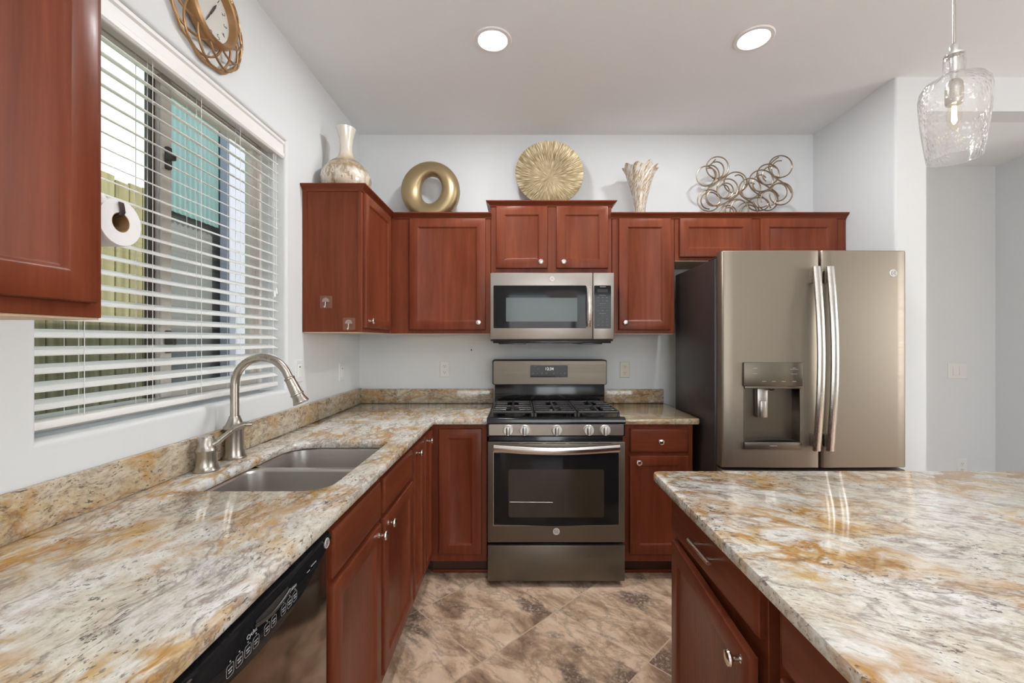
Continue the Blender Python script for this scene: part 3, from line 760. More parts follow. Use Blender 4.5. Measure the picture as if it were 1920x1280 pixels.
# knob panel
b = MB(fr); prof = [(0, .833), (.026, .833), (.030, .838), (.033, .900), (.029, .906), (0, .906)]
b.loft([[(gx0, z, c) for c, z in prof], [(gx1, z, c) for c, z in prof]], True, True); kp = b.build('knob_panel', M['black'], t)
b = MB(fr); b.loft([[(x, z, .030 + (z-.838)*.05 + c) for x, z in rrect(gx0+.008, gx1-.008, .842, .902, .006, 3)] for c in (0, .003)], False, True); b.build('knob_fascia', M['slate_light'], t)
for x in (-.056, .034, .211, .387, .477):
    b = MB(fr); b.lathe([(.029, 0), (.0295, .004), (.027, .007), (.026, .020), (.0245, .023), (0, .0235)], (x, .871, .033), (0, 0, 1), 28)
    kb = b.build('burner_knob', M['badge'], t)
    b = MB(fr); b.box(x-.0065, x+.0065, .846, .896, .053, .066, .004); b.build('grip', M['badge'], kb)
    b = MB(fr); b.box(x-.0115, x-.0070, .850, .886, .0562, .0570); b.box(x+.0070, x+.0095, .850, .886, .0562, .0570); b.build('pointer_groove', M['slot'], kb)
    b = MB(fr); b.box(x-.002, x+.002, .903, .906, .0345, .036); b.build('index_mark', M['slot'], kb)
# oven door
b = MB(fr); b.box(gx0, gx1, .250, .806, .002, .030, .004); od = b.build('oven_door', M['slate'], t)
b = MB(fr)
lo = []
for ins, c in ((0, .030), (0, .0325), (.004, .0335)):
    p = []
    x0, x1 = gx0+.034+ins, gx1-.034-ins
    for i in range(17): xx = x0+(x1-x0)*i/16; p.append((xx, .352+ins - .010*math.sin(PI*i/16), c))
    p += [(x1, .745-ins, c), (x0, .745-ins, c)]
    lo.append(p)
b.loft(lo, False, True); b.build('door_glass', M['glass_black'], od)
b = MB(fr)
lo = [[(x, z, c) for x, z in rrect(gx0+.115, gx1-.115, .390, .655, .012, 4)] for c in (.0335, .0338)]
b.loft(lo, False, True); b.build('inner_window', M['oven_inner'], od)
b = MB(fr); b.tube([(gx0+.122, .475, .0343), (gx0+.36, .473, .0343)], .0012, 6); b.build('rack_line', M['handle_x'], od)
b = MB(fr); b.rects(gx0+.034, gx1-.034, .345, .748, [(-.003, .0305), (-.003, .032), (.0, .032)], False, False); b.build('glass_trim', M['slate_light'], od)
hp = []
for i in range(21):
    q = i/20; hp.append((gx0+.036+(gx1-gx0-.072)*q, .778 - .010*math.sin(PI*q), .060 + .026*math.sin(PI*q)))
b = MB(fr); b.sweep_rect(hp, .019, .009, (0, 1, 0))
for x in (gx0+.046, gx1-.046): b.box(x-.012, x+.012, .764, .792, .028, .064, .003)
b.build('door_handle', M['handle_x'], od)
b = MB(fr)
for k in range(5):
    x0 = gx0+.06+k*(gx1-gx0-.12)/5
    b.box(x0+.008, x0+.115, .795, .799, .0298, .0306)
b.build('vent_slots', M['slot'], od)
badge(fr, gc, .311, .030, .019, od)
b = MB(fr); b.box(gx0, gx1, .036, .234, .002, .030, .005); b.build('drawer', M['slate'], t)

# ------------------------------------------------------------------ microwave
mx0, mx1, mz0, mz1 = -.172, .587, 1.372, 1.780
t = thing('microwave', 'slate over-the-range microwave with black glass door', 'microwave', (gc, 3.05, mz0))
fr = BACK(2.66)
b = MB(fr); b.box(mx0, mx1, mz0-.012, mz1, -.39, 0, .003); b.build('case', M['slate_side'], t)
sx = .457
b = MB(fr); b.box(mx0, sx-.0015, mz0, mz1, .001, .027, .004); md = b.build('door', M['slate_light'], t)
b = MB(fr); b.loft([[(x, z, c) for x, z in rrect(-.153, .416, 1.440, 1.702, .006, 4)] for c in (.027, .0285)], False, True); b.build('door_glass', M['glass_black'], md)
b = MB(fr); b.loft([[(x, z, c) for x, z in rrect(-.076, .361, 1.481, 1.626, .004, 3)] for c in (.0285, .0288)], False, True); b.build('mesh_window', M['mw_mesh'], md)
hp = [(.432, 1.450 + .245*i/16, .040 + .022*math.sin(PI*i/16)) for i in range(17)]
b = MB(fr); b.sweep_rect(hp, .0145, .007, (1, 0, 0))
for z in (1.458, 1.687): b.box(.422, .442, z-.008, z+.008, .026, .044, .003)
b.build('door_handle', M['handle'], md)
badge(fr, .206, 1.742, .027, .0155, md)
b = MB(fr); b.box(sx+.0015, mx1, mz0, mz1, .001, .027, .004); mp = b.build('control_panel', M['slate_light'], t)
b = MB(fr); b.loft([[(x, z, c) for x, z in rrect(.464, .568, 1.438, 1.702, .006, 4)] for c in (.027, .0285)], False, True); b.build('keypad_glass', M['glass_black'], mp)
b = MB(fr)
for z, n in ((1.642, 1), (1.628, 3), (1.608, 3), (1.590, 1), (1.580, 5), (1.566, 5), (1.548, 3), (1.530, 1)):
    for i in range(n):
        w = .044 if n == 1 else (.012 if n == 3 else .004); x = .516 + (i-(n-1)/2)*(.026 if n == 3 else .013)
        b.box(x-w/2, x+w/2, z-.0012, z+.0012, .0285, .0288)
k = 1
for r in range(3):
    for c in range(3): b.text(str(k), .010, .490+c*.026, 1.516-r*.019, .0287, ext=.0002); k += 1
b.text('0', .012, .516, 1.459, .0287, ext=.0002)
b.box(.482, .498, 1.458, 1.460, .0285, .0288); b.box(.534, .552, 1.458, 1.460, .0285, .0288)
b.build('keypad_print', M['print_dim'], mp)
b = MB(fr); b.box(.484, .548, 1.660, 1.680, .0285, .0287); b.build('display', M['slot'], mp)
b = MB(fr); b.box(.50, .536, 1.692, 1.695, .0285, .0288); b.build('label_mark', M['print'], mp)
b = MB(fr); b.box(mx0+.015, mx1-.015, mz0-.024, mz0-.011, -.36, .012, .003); b.box(mx0+.05, mx0+.22, mz0-.030, mz0-.022, -.3, .010, .002); b.box(mx1-.22, mx1-.07, mz0-.030, mz0-.022, -.3, .010, .002); b.build('vent_grille', M['black'], t)

# ------------------------------------------------------------------ refrigerator
rx0, rx1 = 1.045, 2.012; ryf = 2.214
t = thing('refrigerator', 'tall slate french-door refrigerator with a water dispenser', 'refrigerator', (1.53, 2.6, 0))
fr = BACK(ryf)
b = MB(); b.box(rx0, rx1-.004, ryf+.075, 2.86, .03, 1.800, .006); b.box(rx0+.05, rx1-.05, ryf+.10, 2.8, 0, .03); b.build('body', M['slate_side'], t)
b = MB(); b.box(rx0+.02, rx0+.12, ryf+.02, ryf+.20, 1.800, 1.818, .006); b.box(rx1-.12, rx1-.02, ryf+.02, ryf+.20, 1.800, 1.818, .006); b.build('hinge_cover', M['slate_side'], t)
def fridge_door(a0, a1, z0, z1, bulge_l, bulge_r, cut=None):
    """front slightly crowned across the whole width; cut = dispenser opening"""
    b = MB(fr); rr = .010
    crown_c = lambda x: -.012*((x-1.53)/.485)**2
    xs = [a0, a0+.004, a0+rr] + [a0+rr+(a1-a0-2*rr)*i/10 for i in range(1, 10)] + [a1-rr, a1-.004, a1]
    if cut: xs = sorted(xs + [cut[0], cut[1]])
    cc = lambda x: crown_c(x) - (0 if a0+rr-1e-6 <= x <= a1-rr+1e-6 else (.010 if x in (a0, a1) else .003))
    zs = [z0, z0+.004, z1-.004, z1]
    if cut: zs = [z0, z0+.004, cut[2], cut[3], z1-.004, z1]
    cz = lambda z: -.005 if z in (z0, z1) else 0
    G = [[b.v((x, z, cc(x)+cz(z))) for z in zs] for x in xs]
    for i in range(len(xs)-1):
        for j in range(len(zs)-1):
            if cut and xs[i] >= cut[0]-1e-6 and xs[i+1] <= cut[1]+1e-6 and j == 2: continue
            b.bm.faces.new((G[i][j], G[i+1][j], G[i+1][j+1], G[i][j+1]))
    # sides to the back
    rim = [G[i][0] for i in range(len(xs))] + [G[-1][j] for j in range(1, len(zs))] + [G[i][-1] for i in range(len(xs)-2, -1, -1)] + [G[0][j] for j in range(len(zs)-2, 0, -1)]
    co = [(xs[i], zs[0]) for i in range(len(xs))] + [(xs[-1], zs[j]) for j in range(1, len(zs))] + [(xs[i], zs[-1]) for i in range(len(xs)-2, -1, -1)] + [(xs[0], zs[j]) for j in range(len(zs)-2, 0, -1)]
    back = [b.v((x, z, -.072)) for x, z in co]
    for i in range(len(rim)):
        j = (i+1) % len(rim); b.bm.faces.new((rim[i], rim[j], back[j], back[i]))
    b.bm.faces.new(back)
    return b
DX0, DX1, DZ0, DZ1 = 1.170, 1.452, .842, 1.128
d1 = fridge_door(1.056, 1.5535, .706, 1.830, 1, 0, (DX0, DX1, DZ0, DZ1)).build('door', M['slate_v'], t)
d2 = fridge_door(1.5640, 2.012, .706, 1.830, 0, 1).build('door', M['slate_v'], t)
dr_ = fridge_door(1.056, 2.012, .06, .692, 1, 1).build('freezer_drawer', M['slate_v'], t)
for d, x in ((d1, 1.514), (d2, 1.583)):
    hp = [(x, .805 + .935*i/24, .034 + .034*math.sin(PI*i/24)) for i in range(25)]
    b = MB(fr); b.sweep_rect(hp, .0185, .0095, (1, 0, 0))
    for z in (.855, 1.690): b.box(x-.016, x+.010, z-.032, z+.032, -.004, .040, .005)
    b.build('handle', M['handle'], d)
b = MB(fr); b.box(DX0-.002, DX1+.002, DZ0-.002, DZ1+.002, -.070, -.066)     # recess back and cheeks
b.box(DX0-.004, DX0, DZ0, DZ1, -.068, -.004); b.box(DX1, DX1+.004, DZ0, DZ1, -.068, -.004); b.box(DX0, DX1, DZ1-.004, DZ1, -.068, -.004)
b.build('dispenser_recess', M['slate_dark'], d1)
b = MB(fr); b.box(1.158, 1.462, 1.128, 1.252, -.012, .010, .005); b.box(1.166, 1.456, 1.116, 1.130, -.012, .004, .002); dp = b.build('dispenser_panel', M['slate'], d1)
b = MB(fr)
for x in (1.262, 1.312, 1.362, 1.416): b.box(x-.010, x+.010, 1.154, 1.1565, .010, .0104)
b.box(1.396, 1.436, 1.216, 1.218, .010, .0104); b.box(1.400, 1.432, 1.192, 1.194, .010, .0104); b.box(1.408, 1.424, 1.222, 1.225, .010, .0104)
for z in (1.222, 1.194): b.box(1.204, 1.226, z-.001, z+.001, .010, .0104)
b.build('panel_marks', M['print'], dp)
b = MB(fr); b.box(1.250, 1.304, .962, 1.118, -.062, -.030, .004); b.box(1.262, 1.292, .962, 1.05, -.030, -.024, .003); b.build('dispenser_paddle', M['slate_light'], d1)
b = MB(fr); b.box(1.302, 1.328, 1.106, 1.120, -.05, -.004, .003); b.build('spout', M['black'], d1)
b = MB(fr); b.box(1.162, 1.460, .804, .842, -.012, .008, .004); dl = b.build('drip_ledge', M['slate'], d1)
lo = []
b = MB(fr)
p = [(DX0, .842, -.066), (DX1, .842, -.066), (DX1, .842, -.004), (DX0, .842, -.004)]
b.loft([[(DX0 + (DX1-DX0)*i/12, .842 + .012*math.sin(PI*i/12), c) for i in range(13)] for c in (-.066, -.004)], ring=False)
bmesh.ops.solidify(b.bm, geom=list(b.bm.faces), thickness=.002); b.build('drip_tray', M['slate_dark'], d1)
b = MB(fr); b.box(1.292, 1.330, .822, .825, .008, .0084); b.build('ledge_mark', M['print'], dl)
badge(fr, 1.940, 1.713, -.0085, .0205, d2)

# ------------------------------------------------------------------ dishwasher
t = thing('dishwasher', 'dark bronze dishwasher with black control panel left of the sink cabinet', 'dishwasher', (-.8, .79, 0))
fr = LEFT(-.505); y0, y1 = .492, 1.092
b = MB(fr); b.box(y0+.004, y1-.004, .09, .884, -.58, 0); b.box(y0+.02, y1-.02, 0, .09, -.55, -.06); b.build('body', M['black'], t)
b = MB(fr); b.box(y0, y1, .105, .884, .001, .018, .004); M['dw'] = brushed('bronze_door', (.20, .145, .11), .11, 'y', .9, .04); dd = b.build('door', M['dw'], t)
zlow = lambda y: .802 + .044*((y-.80)/.255)**2
ya = [y0+.004 + (y1-y0-.008)*i/24 for i in range(25)]
bul = lambda y: .012*math.cos((y-.79)/.31*PI/2)
b = MB(fr)
def ring_at(y):
    zl = min(zlow(y), .872)
    return [(y, zl, .018), (y, zl+.001, .026+bul(y)), (y, zl+.006, .030+bul(y)), (y, .872, .028+bul(y)), (y, .882, .022+bul(y)), (y, .884, .018)]
b.loft([ring_at(y) for y in ya], True, True)
cpn = b.build('control_panel', M['glass_black'], t)
b = MB(fr)
for i in range(13):
    pass
hp = [(.755 + .11*i/12, .864 - .009*math.sin(PI*i/12), .0335+bul(.8)) for i in range(13)]
b.tube(hp, .0028, 8); b.build('pocket_rim', M['slate_side'], cpn)
b = MB(fr); b.loft([[(y, z, .0302+bul(y)+c) for y, z in [(.757, .8705)] + [(.757+.106*i/12, .866 - .009*math.sin(PI*i/12)) for i in range(13)] + [(.863, .8705)]] for c in (0, .001)], True, True); b.build('handle_pocket', M['slot'], cpn)
b = MB(fr)
keys = [.690, .712, .734, .756, .789, .811, .845, .868, .890]
def ring2(a0, a1, z0, z1):
    p = rrect(a0, a1, z0, z1, .004, 3); b.tube([(y, z, .0312+bul(y)) for y, z in p], .0003, 4, True)
for y in keys:
    ring2(y-.0085, y+.0085, .826, .845)
    b.box(y-.005, y+.005, .837, .8385, .031+bul(y), .0318+bul(y)); b.box(y-.004, y+.004, .832, .8335, .031+bul(y), .0318+bul(y))
    b.box(y-.001, y+.001, .8485, .8505, .031+bul(y), .0318+bul(y))
b.box(.945, .958, .853, .8545, .031+bul(.95), .0318+bul(.95)); b.box(.965, .990, .856, .858, .031+bul(.97), .0318+bul(.97))
b.text('Cycles', .011, .745, .857, .031+bul(.745), ext=.0003); b.text('Options', .010, .880, .857, .031+bul(.88), ext=.0003)
b.build('lettering', M['print'], cpn)
badge(fr, 1.058, .866, .0295+bul(1.058), .0125, cpn)
b = MB(fr)
for k in range(4): b.box(.545, .615, .862+k*.0055, .8645+k*.0055, .029+bul(.58), .0325+bul(.58), .0006, 1)
b.build('vent_grille', M['slate_side'], cpn)

# ------------------------------------------------------------------ paper towel
rc = (0, .900, 1.612)
t = thing('paper_towel_roll', 'white paper towel roll hanging on the near wall cabinet side by the window', 'paper towel', (-.94, .900, 1.612))
b = MB(); b.lathe([(.0205, -1.062), (.0475, -1.062), (.0495, -1.058), (.0495, -.836), (.0480, -.833), (.0205, -.833), (.0205, -1.062)], (0, rc[1], rc[2]), (1, 0, 0), 40, False, False)
b.box(-1.060, -.834, .853, .872, 1.640, 1.6605, .006)
b.build('paper', M['paper'], t)
b = MB(); b.lathe([(.0205, -1.060), (.0200, -.8335), (.0190, -.8335), (.0190, -1.060)], (0, rc[1], rc[2]), (1, 0, 0), 32, False, False); b.build('core', M['card'], t)
t = thing('paper_towel_holder', 'dark metal holder gripping the paper towel roll', 'paper towel holder', (-.95, .84, 1.612))
b = MB(); b.tube([(-1.075, .848, 1.620), (-1.075, .900, 1.620), (-1.07, .900, 1.620), (-.840, .900, 1.625)], .004, 8); b.build('rod', M['strap'], t)
b = MB(); b.sweep_rect([(-.845, .898, 1.622), (-.832, .899, 1.627), (-.829, .900, 1.634), (-.829, .898, 1.645), (-.829, .896, 1.653)], .0055, .0018, (0, 1, 0)); b.build('end_clip', M['strap'], t)
b = MB(); b.box(-1.090, -1.062, .845, .849, 1.595, 1.645, .002); b.build('mount_plate', M['strap'], t)

# ------------------------------------------------------------------ wall clock
cy, cz = 1.545, 2.548
fr = F((WX, cy, cz), (0, 1, 0), (1, 0, 0))
fr = (lambda q: (lambda a, b_, c: Vector((WX + c, cy + a, cz + b_))))(0)
t = thing('wall_clock', 'round bronze wall clock with woven open lattice border above the window', 'clock', (WX, cy, cz))
b = MB(fr); b.tube([(.186*math.cos(a)*(1+.02*math.cos(11*a)), .186*math.sin(a)*(1+.02*math.cos(11*a)), .012) for a in [2*PI*i/112 for i in range(112)]], .0055, 8, True)
b.build('outer_ring', M['bronze'], t)
b = MB(fr); N = 11
for k in range(N):
    for sg in (1, -1):
        pts = []
        for i in range(13):
            q = i/12; r = .112 + .074*math.sin(q*PI/2); a = 2*PI*k/N + sg*(q*.86)
            pts.append((r*math.cos(a), r*math.sin(a), .030 - .018*q + (.002 if sg > 0 else 0)))
        b.tube(pts, .0042, 6)
b.build('lattice', M['bronze'], t)
b = MB(fr); b.lathe([(.090, .012), (.118, .012), (.120, .028), (.116, .046), (.108, .052), (.101, .048), (.097, .030), (.094, .018)], (0, 0, 0), (0, 0, 1), 56, False, False); b.build('rim', M['bronze'], t)
b = MB(fr); b.lathe([(.099, .004), (.099, .024), (0, .024)], (0, 0, 0), (0, 0, 1), 48); dl = b.build('dial', M['dial'], t)
b = MB(fr)
for h in range(1, 13):
    a = PI/2 - h*PI/6; b.text(str(h), .026, .074*math.cos(a), .074*math.sin(a), .0242, ext=.0003, rot=a-PI/2)
b.build('numerals', M['ink'], dl)
for ln, a, w, nm in ((.062, PI/2-2*PI*35/60, .0018, 'minute_hand'), (.045, PI/2-.5, .003, 'hour_hand')):
    b = MB(fr); d_ = Vector((math.cos(a), math.sin(a), 0)); b.tube([tuple(d_*-.014 + Vector((0, 0, .028))), tuple(d_*ln*.6 + Vector((0, 0, .028))), tuple(d_*ln + Vector((0, 0, .028)))], [w, w*1.2, w*.4], 6)
    b.build(nm, M['ink'], dl)

# ------------------------------------------------------------------ ornaments on the cabinets
vx, vy, vz = -.985, 2.455, 2.176
b = MB(); R0 = [(0, 0), (.075, 0), (.085, .006), (.118, .045), (.134, .085), (.138, .115), (.133, .145), (.112, .185), (.080, .218), (.052, .242), (.040, .262), (.034, .285), (.033, .320), (.037, .365), (.046, .405), (.053, .428), (.0545, .434), (.050, .434), (.042, .405), (.033, .36), (.029, .32), (.029, .27), (0, .25)]
b.lathe([(r, h*.915) for r, h in R0], (vx, vy, vz), (0, 0, 1), 48, False, False)
tag(b.build('vase', M['vase'], org=(vx, vy, vz)), 'cream and brown bottle vase with a flared neck on the corner cabinet', 'vase')

# pierced ring sculpture
ox, oy, oz = -.594, 2.905, 2.176+.198
b = MB(); lo = []; n1, n2 = 72, 20
for i in range(n1):
    a = 2*PI*i/n1; ca, sa = math.cos(a), math.sin(a)
    Ro = .199; hx, hz = .071, .094
    th = math.atan2(sa, ca) + .18
    hr = hx*hz/math.sqrt((hz*math.cos(th))**2 + (hx*math.sin(th))**2)
    cxh, czh = .006, .006
    # direction inner radius measured from the hole centre, approximated on the same ray
    rin = hr + cxh*ca + czh*sa
    mid, hw = (Ro+rin)/2, (Ro-rin)/2
    dep = .050 + .012*math.sin(a+2.4); twist = .55*math.sin(a/1.0 + .6)
    ring = []
    for k in range(n2):
        u = 2*PI*k/n2; cu, su = math.cos(u), math.sin(u)
        pr = math.copysign(abs(cu)**.85, cu)*hw; pd = math.copysign(abs(su)**.85, su)*dep
        pd += twist*pr*.45*(1-abs(cu)**6)
        ring.append((ox + (mid+pr)*ca, oy + pd, oz + (mid+pr)*sa))
    lo.append(ring)
b.loft(lo, closed=True)
tag(b.build('ring_sculpture', M['gold'], org=(ox, oy, oz-.198), sharp=60), 'gold twisted ring sculpture with an oval hole on the left cabinets', 'sculpture')

# round plate leaning on the wall
px_, pyb, pz_ = .212, 2.945, 2.284
b = MB(); Rp = .233
prof = [(0, .0), (.06, .0005), (.12, .004), (.18, .014), (.215, .026), (Rp-.002, .034), (Rp, .036), (Rp-.001, .040), (.214, .033), (.18, .020), (.12, .010), (0, .006)]
b.lathe([(r, -h) for r, h in prof], (0, 0, 0), (0, 1, 0), 96, False, False)
# a disc in the x-z plane, its hollow towards the viewer
t_ = math.radians(-7)
for v in b.bm.verts:
    x, y, z = v.co; z += Rp
    v.co = Vector((x, y*math.cos(t_) - z*math.sin(t_)*1.0, z*math.cos(t_) + y*math.sin(t_)))
for v in b.bm.verts: v.co += Vector((px_, pyb-.01, pz_-.012))
pl = b.build('decorative_plate', M['plate'], org=(px_, pyb-.01, pz_-.012), sharp=50)
tag(pl, 'round gold plate with radiating lines leaning on the wall above the microwave', 'plate')

# twisted art glass vase
qx, qy, qz = .818, 2.885, 2.176
b = MB(); lo = []; n2 = 60
prof = [(.002, 0), (.044, 0), (.047, .01), (.042, .03), (.034, .06), (.037, .10), (.048, .16), (.064, .22), (.078, .28), (.090, .325), (.104, .355), (.116, .375), (.110, .374), (.086, .325), (.072, .27), (.056, .20), (.042, .14), (.032, .09), (.03, .06), (.002, .05)]
for r, h in prof:
    h *= .93; ring = []
    for k in range(n2):
        a = 2*PI*k/n2; fl = max(0, (h-.25)/.125); w = 1 + .035*math.sin(10*a - h*30) + .07*fl*math.sin(9*a+1.0)
        ring.append((qx + r*w*math.cos(a), qy + r*w*.9*math.sin(a), qz + h + (.010*fl*math.sin(9*a+.3) + .006*fl*math.sin(4*a) if h > .3 else 0)))
    lo.append(ring)
b.loft(lo, True, True)
tag(b.build('art_glass_vase', M['swirl'], org=(qx, qy, qz), sharp=60), 'white and amber twisted glass vase with a ruffled rim', 'vase')

# curled wire sculpture
sx0, sy, sz0 = 1.19, 2.885, 2.176
def wp(u, v): return ((1290+u/9.143-972)*sy/805, CAM_H + (638-(270+v/9.143))*sy/805)
sc_ = sy/805/9.143
t = thing('wire_sculpture', 'sculpture of interlocking curled bronze wire rings above the refrigerator', 'sculpture', (1.53, sy, sz0))
rings = [(490, 415, 188, 178, 200, 560), (485, 450, 130, 140, 250, 480), (320, 537, 160, 165, 0, 360), (345, 560, 132, 130, 245, 420), (385, 545, 150, 175, 250, 470),
         (830, 650, 198, 176, 190, 560), (840, 690, 110, 145, 240, 400), (675, 770, 180, 168, 200, 560), (660, 790, 130, 128, 235, 440), (590, 825, 102, 110, 0, 360),
         (1062, 760, 182, 168, 0, 360), (1080, 800, 140, 140, 150, 300), (1237, 640, 205, 178, 0, 360), (1235, 670, 125, 135, 120, 320), (1388, 510, 190, 172, 0, 360), (1400, 530, 140, 130, 120, 310),
         (1585, 385, 200, 180, 0, 360), (1590, 420, 140, 142, 80, 280), (1575, 862, 196, 184, 200, 540), (1550, 825, 150, 145, 190, 460), (1385, 955, 175, 170, 0, 360), (1360, 945, 130, 130, 150, 420),
         (360, 965, 195, 180, 0, 360), (390, 960, 155, 140, 90, 330), (425, 940, 125, 125, 30, 240), (500, 880, 190, 175, 60, 250), (1225, 1020, 180, 110, 0, 360), (1230, 1020, 130, 70, 0, 200)]
rings += [(680, 1200, 150, 145, 0, 360), (855, 1130, 200, 190, 0, 360), (680, 1215, 95, 115, 180, 500), (1040, 1200, 150, 150, 0, 360), (1045, 1190, 210, 200, 180, 300), (860, 1140, 150, 170, 120, 420)]
n_ = 0
b = MB()
for i, (u, v, ru, rv, a0, a1) in enumerate(rings):
    full = a1-a0 == 360 and rv > 100 and a0 == 0
    m = 40; pts = []
    for k in range(m if full else m+1):
        a = math.radians(a0 + (a1-a0)*k/m); x, z = wp(u + ru*math.cos(a), v + rv*math.sin(a)); pts.append((x, sy + .012*((i % 3)-1) + .006*math.sin(a), max(z, sz0+.004)))
    b.tube(pts, .0043, 7, full)
# S links
def slink(p0, p1, p2, p3):
    pts = []
    for k in range(17):
        q = k/16; w = [(1-q)**3, 3*q*(1-q)**2, 3*q*q*(1-q), q**3]
        u = sum(c*p[0] for c, p in zip(w, (p0, p1, p2, p3))); v = sum(c*p[1] for c, p in zip(w, (p0, p1, p2, p3))); x, z = wp(u, v); pts.append((x, sy, max(z, sz0+.004)))
    b.tube(pts, .0043, 7)
slink((690, 430), (690, 640), (330, 640), (305, 860)); slink((1040, 620), (1040, 830), (640, 930), (560, 1120)); slink((490, 1080), (800, 930), (880, 900), (960, 700))
slink((870, 800), (900, 960), (1120, 950), (1220, 1130)); slink((1200, 500), (1210, 740), (1480, 720), (1560, 900)); slink((1380, 400), (1420, 640), (1700, 600), (1770, 840)); slink((1040, 640), (1060, 880), (1330, 830), (1420, 1100))
slink((470, 265), (440, 300), (400, 345), (365, 370)); slink((1555, 225), (1500, 260), (1460, 290), (1415, 340))
b.build('wire_rings', M['wire'], t)

# ------------------------------------------------------------------ ceiling lights, pendant
for x, y, lab in ((-.125, 2.095, 'round lit recessed ceiling light over the range'), (1.143, 2.085, 'round lit recessed ceiling light over the refrigerator')):
    t = thing('recessed_light', lab, 'ceiling light', (x, y, CZ), 'recessed ceiling lights')
    b = MB(); b.lathe([(.070, -.002), (.072, -.006), (.088, -.005), (.093, 0), (.070, 0)], (x, y, CZ), (0, 0, 1), 48, False, False); b.build('trim_ring', M['trimw'], t)
    b = MB(); b.lathe([(.071, -.0005), (.071, -.003), (0, -.0035)], (x, y, CZ), (0, 0, 1), 40, False, True); b.build('lens', M['led'], t)
    lamp('AREA', 'recessed_lamp', (x, y, CZ-.012), (0, 0, 0), 12, (.97, .985, 1), shape='DISK', size=.13)
hx, hy = .64, -.95
t = thing('bowl_chandelier', 'frosted bowl ceiling lamp of the dining area, reflected in the microwave window', 'ceiling lamp', (hx, hy, 1.93))
b = MB(); b.lathe([(0, 0), (.10, .012), (.19, .05), (.235, .10), (.245, .13), (.238, .13), (.228, .102), (.184, .055), (.09, .018), (0, .008)], (hx, hy, 1.93), (0, 0, 1), 40, False, False); b.build('glass_bowl', M['frost'], t)
b = MB(); b.tube([(hx, hy, 1.945), (hx, hy, CZ-.02)], .008, 10); b.build('rod', M['nickel'], t)
b = MB(); b.lathe([(.07, 0), (.07, -.015), (.02, -.03)], (hx, hy, CZ), (0, 0, 1), 28); b.build('canopy', M['nickel'], t)
lamp('POINT', 'chandelier_lamp', (hx, hy, 2.005), (0, 0, 0), 128, (.94, .975, 1), shadow_soft_size=.07)
ppx, ppy = 1.279, 1.260
pt, pb = 2.14, 1.897
t = thing('pendant_light', 'clear rippled glass pendant lamp hanging over the island', 'pendant lamp', (ppx, ppy, pb))
b = MB()
outer = [(.061, 0), (.068, .05), (.0750, .11), (.0795, .165), (.0800, .190), (.0765, .210), (.066, .226), (.046, .238), (.030, .244), (.0255, .250), (.0245, .285), (.0240, .300)]
inn = [(.0210, .300), (.0215, .284), (.0235, .248), (.028, .2405), (.045, .2345), (.064, .2225), (.0738, .208), (.0770, .189), (.0765, .165), (.0720, .11), (.0650, .05), (.0580, 0)]
b.lathe([(r, h) for r, h in outer+inn], (ppx, ppy, pb), (0, 0, 1), 64, False, False)
b.loft([[(ppx+q*math.cos(2*PI*k/64), ppy+q*math.sin(2*PI*k/64), pb) for k in range(64)] for q in (.058, .061)])
b.build('glass_shade', M['ripple'], t)
b = MB(); b.lathe([(0, .160), (.018, .160), (.0205, .165), (.0205, .205), (.019, .222), (.012, .232), (.0, .232)], (ppx, ppy, pb), (0, 0, 1), 28); b.build('socket', M['nickel'], t)
b = MB(); b.lathe([(0, .082), (.006, .086), (.014, .104), (.0175, .125), (.014, .150), (.012, .161)], (ppx, ppy, pb), (0, 0, 1), 24, False, False); bu = b.build('bulb', M['bulbglass'], t)
b = MB(); b.tube([(ppx-.003, ppy, pb+.155), (ppx-.005, ppy, pb+.112), (ppx, ppy, pb+.104), (ppx+.005, ppy, pb+.112), (ppx+.003, ppy, pb+.155)], .0030, 6); b.build('filament', M['bulb'], bu)
b = MB(); b.lathe([(.006, .230), (.010, .250), (.011, .296), (.024, .301), (.024, .306), (.011, .309), (.011, .330), (.006, .338), (.004, .34)], (ppx, ppy, pb), (0, 0, 1), 24); b.build('stem_cap', M['chrome'], t)
b = MB(); b.tube([(ppx, ppy, pb+.335), (ppx, ppy, CZ-.02)], .0038, 10); b.build('rod', M['nickel'], t)
b = MB(); b.lathe([(.06, 0), (.06, -.012), (.05, -.022), (.006, -.026)], (ppx, ppy, CZ), (0, 0, 1), 32); b.build('canopy', M['chrome'], t)

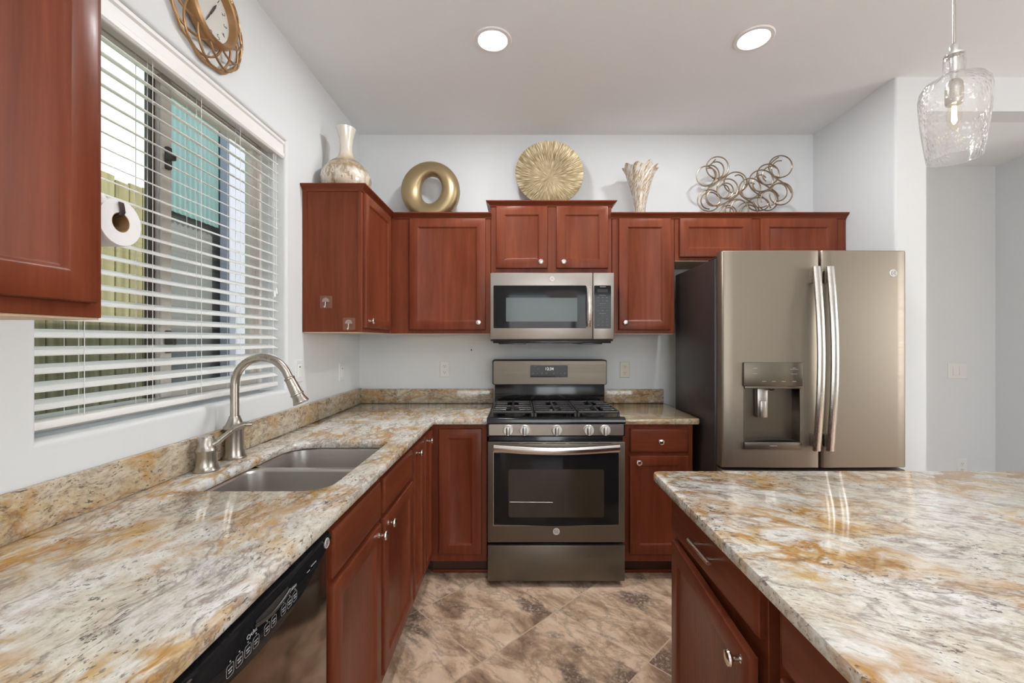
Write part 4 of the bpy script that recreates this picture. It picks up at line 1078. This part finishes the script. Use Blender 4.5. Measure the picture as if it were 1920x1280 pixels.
# ------------------------------------------------------------------ outlets, switch, nail
def outlet(fr, a, z, label, mat, group='wall outlets'):
    o = fr(a, z, 0)
    t = thing('wall_outlet', label, 'outlet', tuple(o), group)
    b = MB(fr); b.rects(a-.035, a+.035, z-.0575, z+.0575, [(0, 0), (0, .003), (.004, .006)]); b.build('cover_plate', M[mat], t)
    for dz in (-.022, .022):
        b = MB(fr); b.loft([[(x, y, c) for x, y in rrect(a-.0165, a+.0165, z+dz-.0145, z+dz+.0145, .008, 4)] for c in (.006, .008)], False, True); r = b.build('receptacle', M[mat], t)
        b = MB(fr); b.box(a-.0075, a-.0050, z+dz-.001, z+dz+.007, .008, .0084); b.box(a+.0050, a+.0075, z+dz-.001, z+dz+.006, .008, .0084); b.lathe([(.0024, 0), (.0024, .0004), (0, .0004)], (a, z+dz-.007, .008), (0, 0, 1), 10); b.build('slots', M['slot'], r)
    return t
wb = BACK(BY)
outlet(wb, -.525, 1.160, 'white electrical outlet on the back wall left of the range', 'white_pl')
outlet(wb, .757, 1.157, 'almond electrical outlet on the back wall right of the range', 'almond')
wl_ = LEFT(WX)
def wall_plate(fr, a, z, label):
    t = thing('wall_plate', label, 'switch', tuple(fr(a, z, 0)), 'white plates on the left wall')
    b = MB(fr); b.rects(a-.035, a+.035, z-.0575, z+.0575, [(0, 0), (0, .003), (.004, .006)]); b.build('cover_plate', M['wall'], t)
    b = MB(fr); b.rects(a-.016, a+.016, z-.033, z+.033, [(0, .006), (.001, .0085)]); r = b.build('insert', M['white_pl'], t)
    b = MB(fr); b.box(a-.006, a+.006, z+.018, z+.024, .0085, .009); b.build('slot', M['slot'], r)
wall_plate(wl_, 2.735, 1.165, 'small white wall plate under the corner cabinet')
wall_plate(wl_, 2.205, 1.208, 'small white wall plate beside the window behind the faucet spout')
fh = BACK(3.15)
t = thing('light_switch', 'white double light switch on the hallway wall', 'switch', (3.22, 3.15, 1.14))
b = MB(fh); b.rects(3.15, 3.29, 1.085, 1.20, [(0, 0), (0, .003), (.004, .006)]); b.build('cover_plate', M['white_pl'], t)
for x in (3.197, 3.243):
    b = MB(fh); b.rects(x-.016, x+.016, 1.11, 1.175, [(0, .006), (.001, .010)]); b.build('rocker', M['white_pl'], t)
outlet(fh, 3.25, .44, 'white outlet low on the hallway wall', 'white_pl')
b = MB(wb); b.lathe([(.004, 0), (.005, .003), (.003, .008), (0, .009)], (-.335, 1.297, 0), (0, 0, 1), 10)
tag(b.build('wall_screw', M['slot'], org=(-.335, BY, 1.297)), 'tiny dark screw in the back wall left of the microwave', 'screw')

for o in bpy.data.objects:
    if '_o' in o: del o['_o']
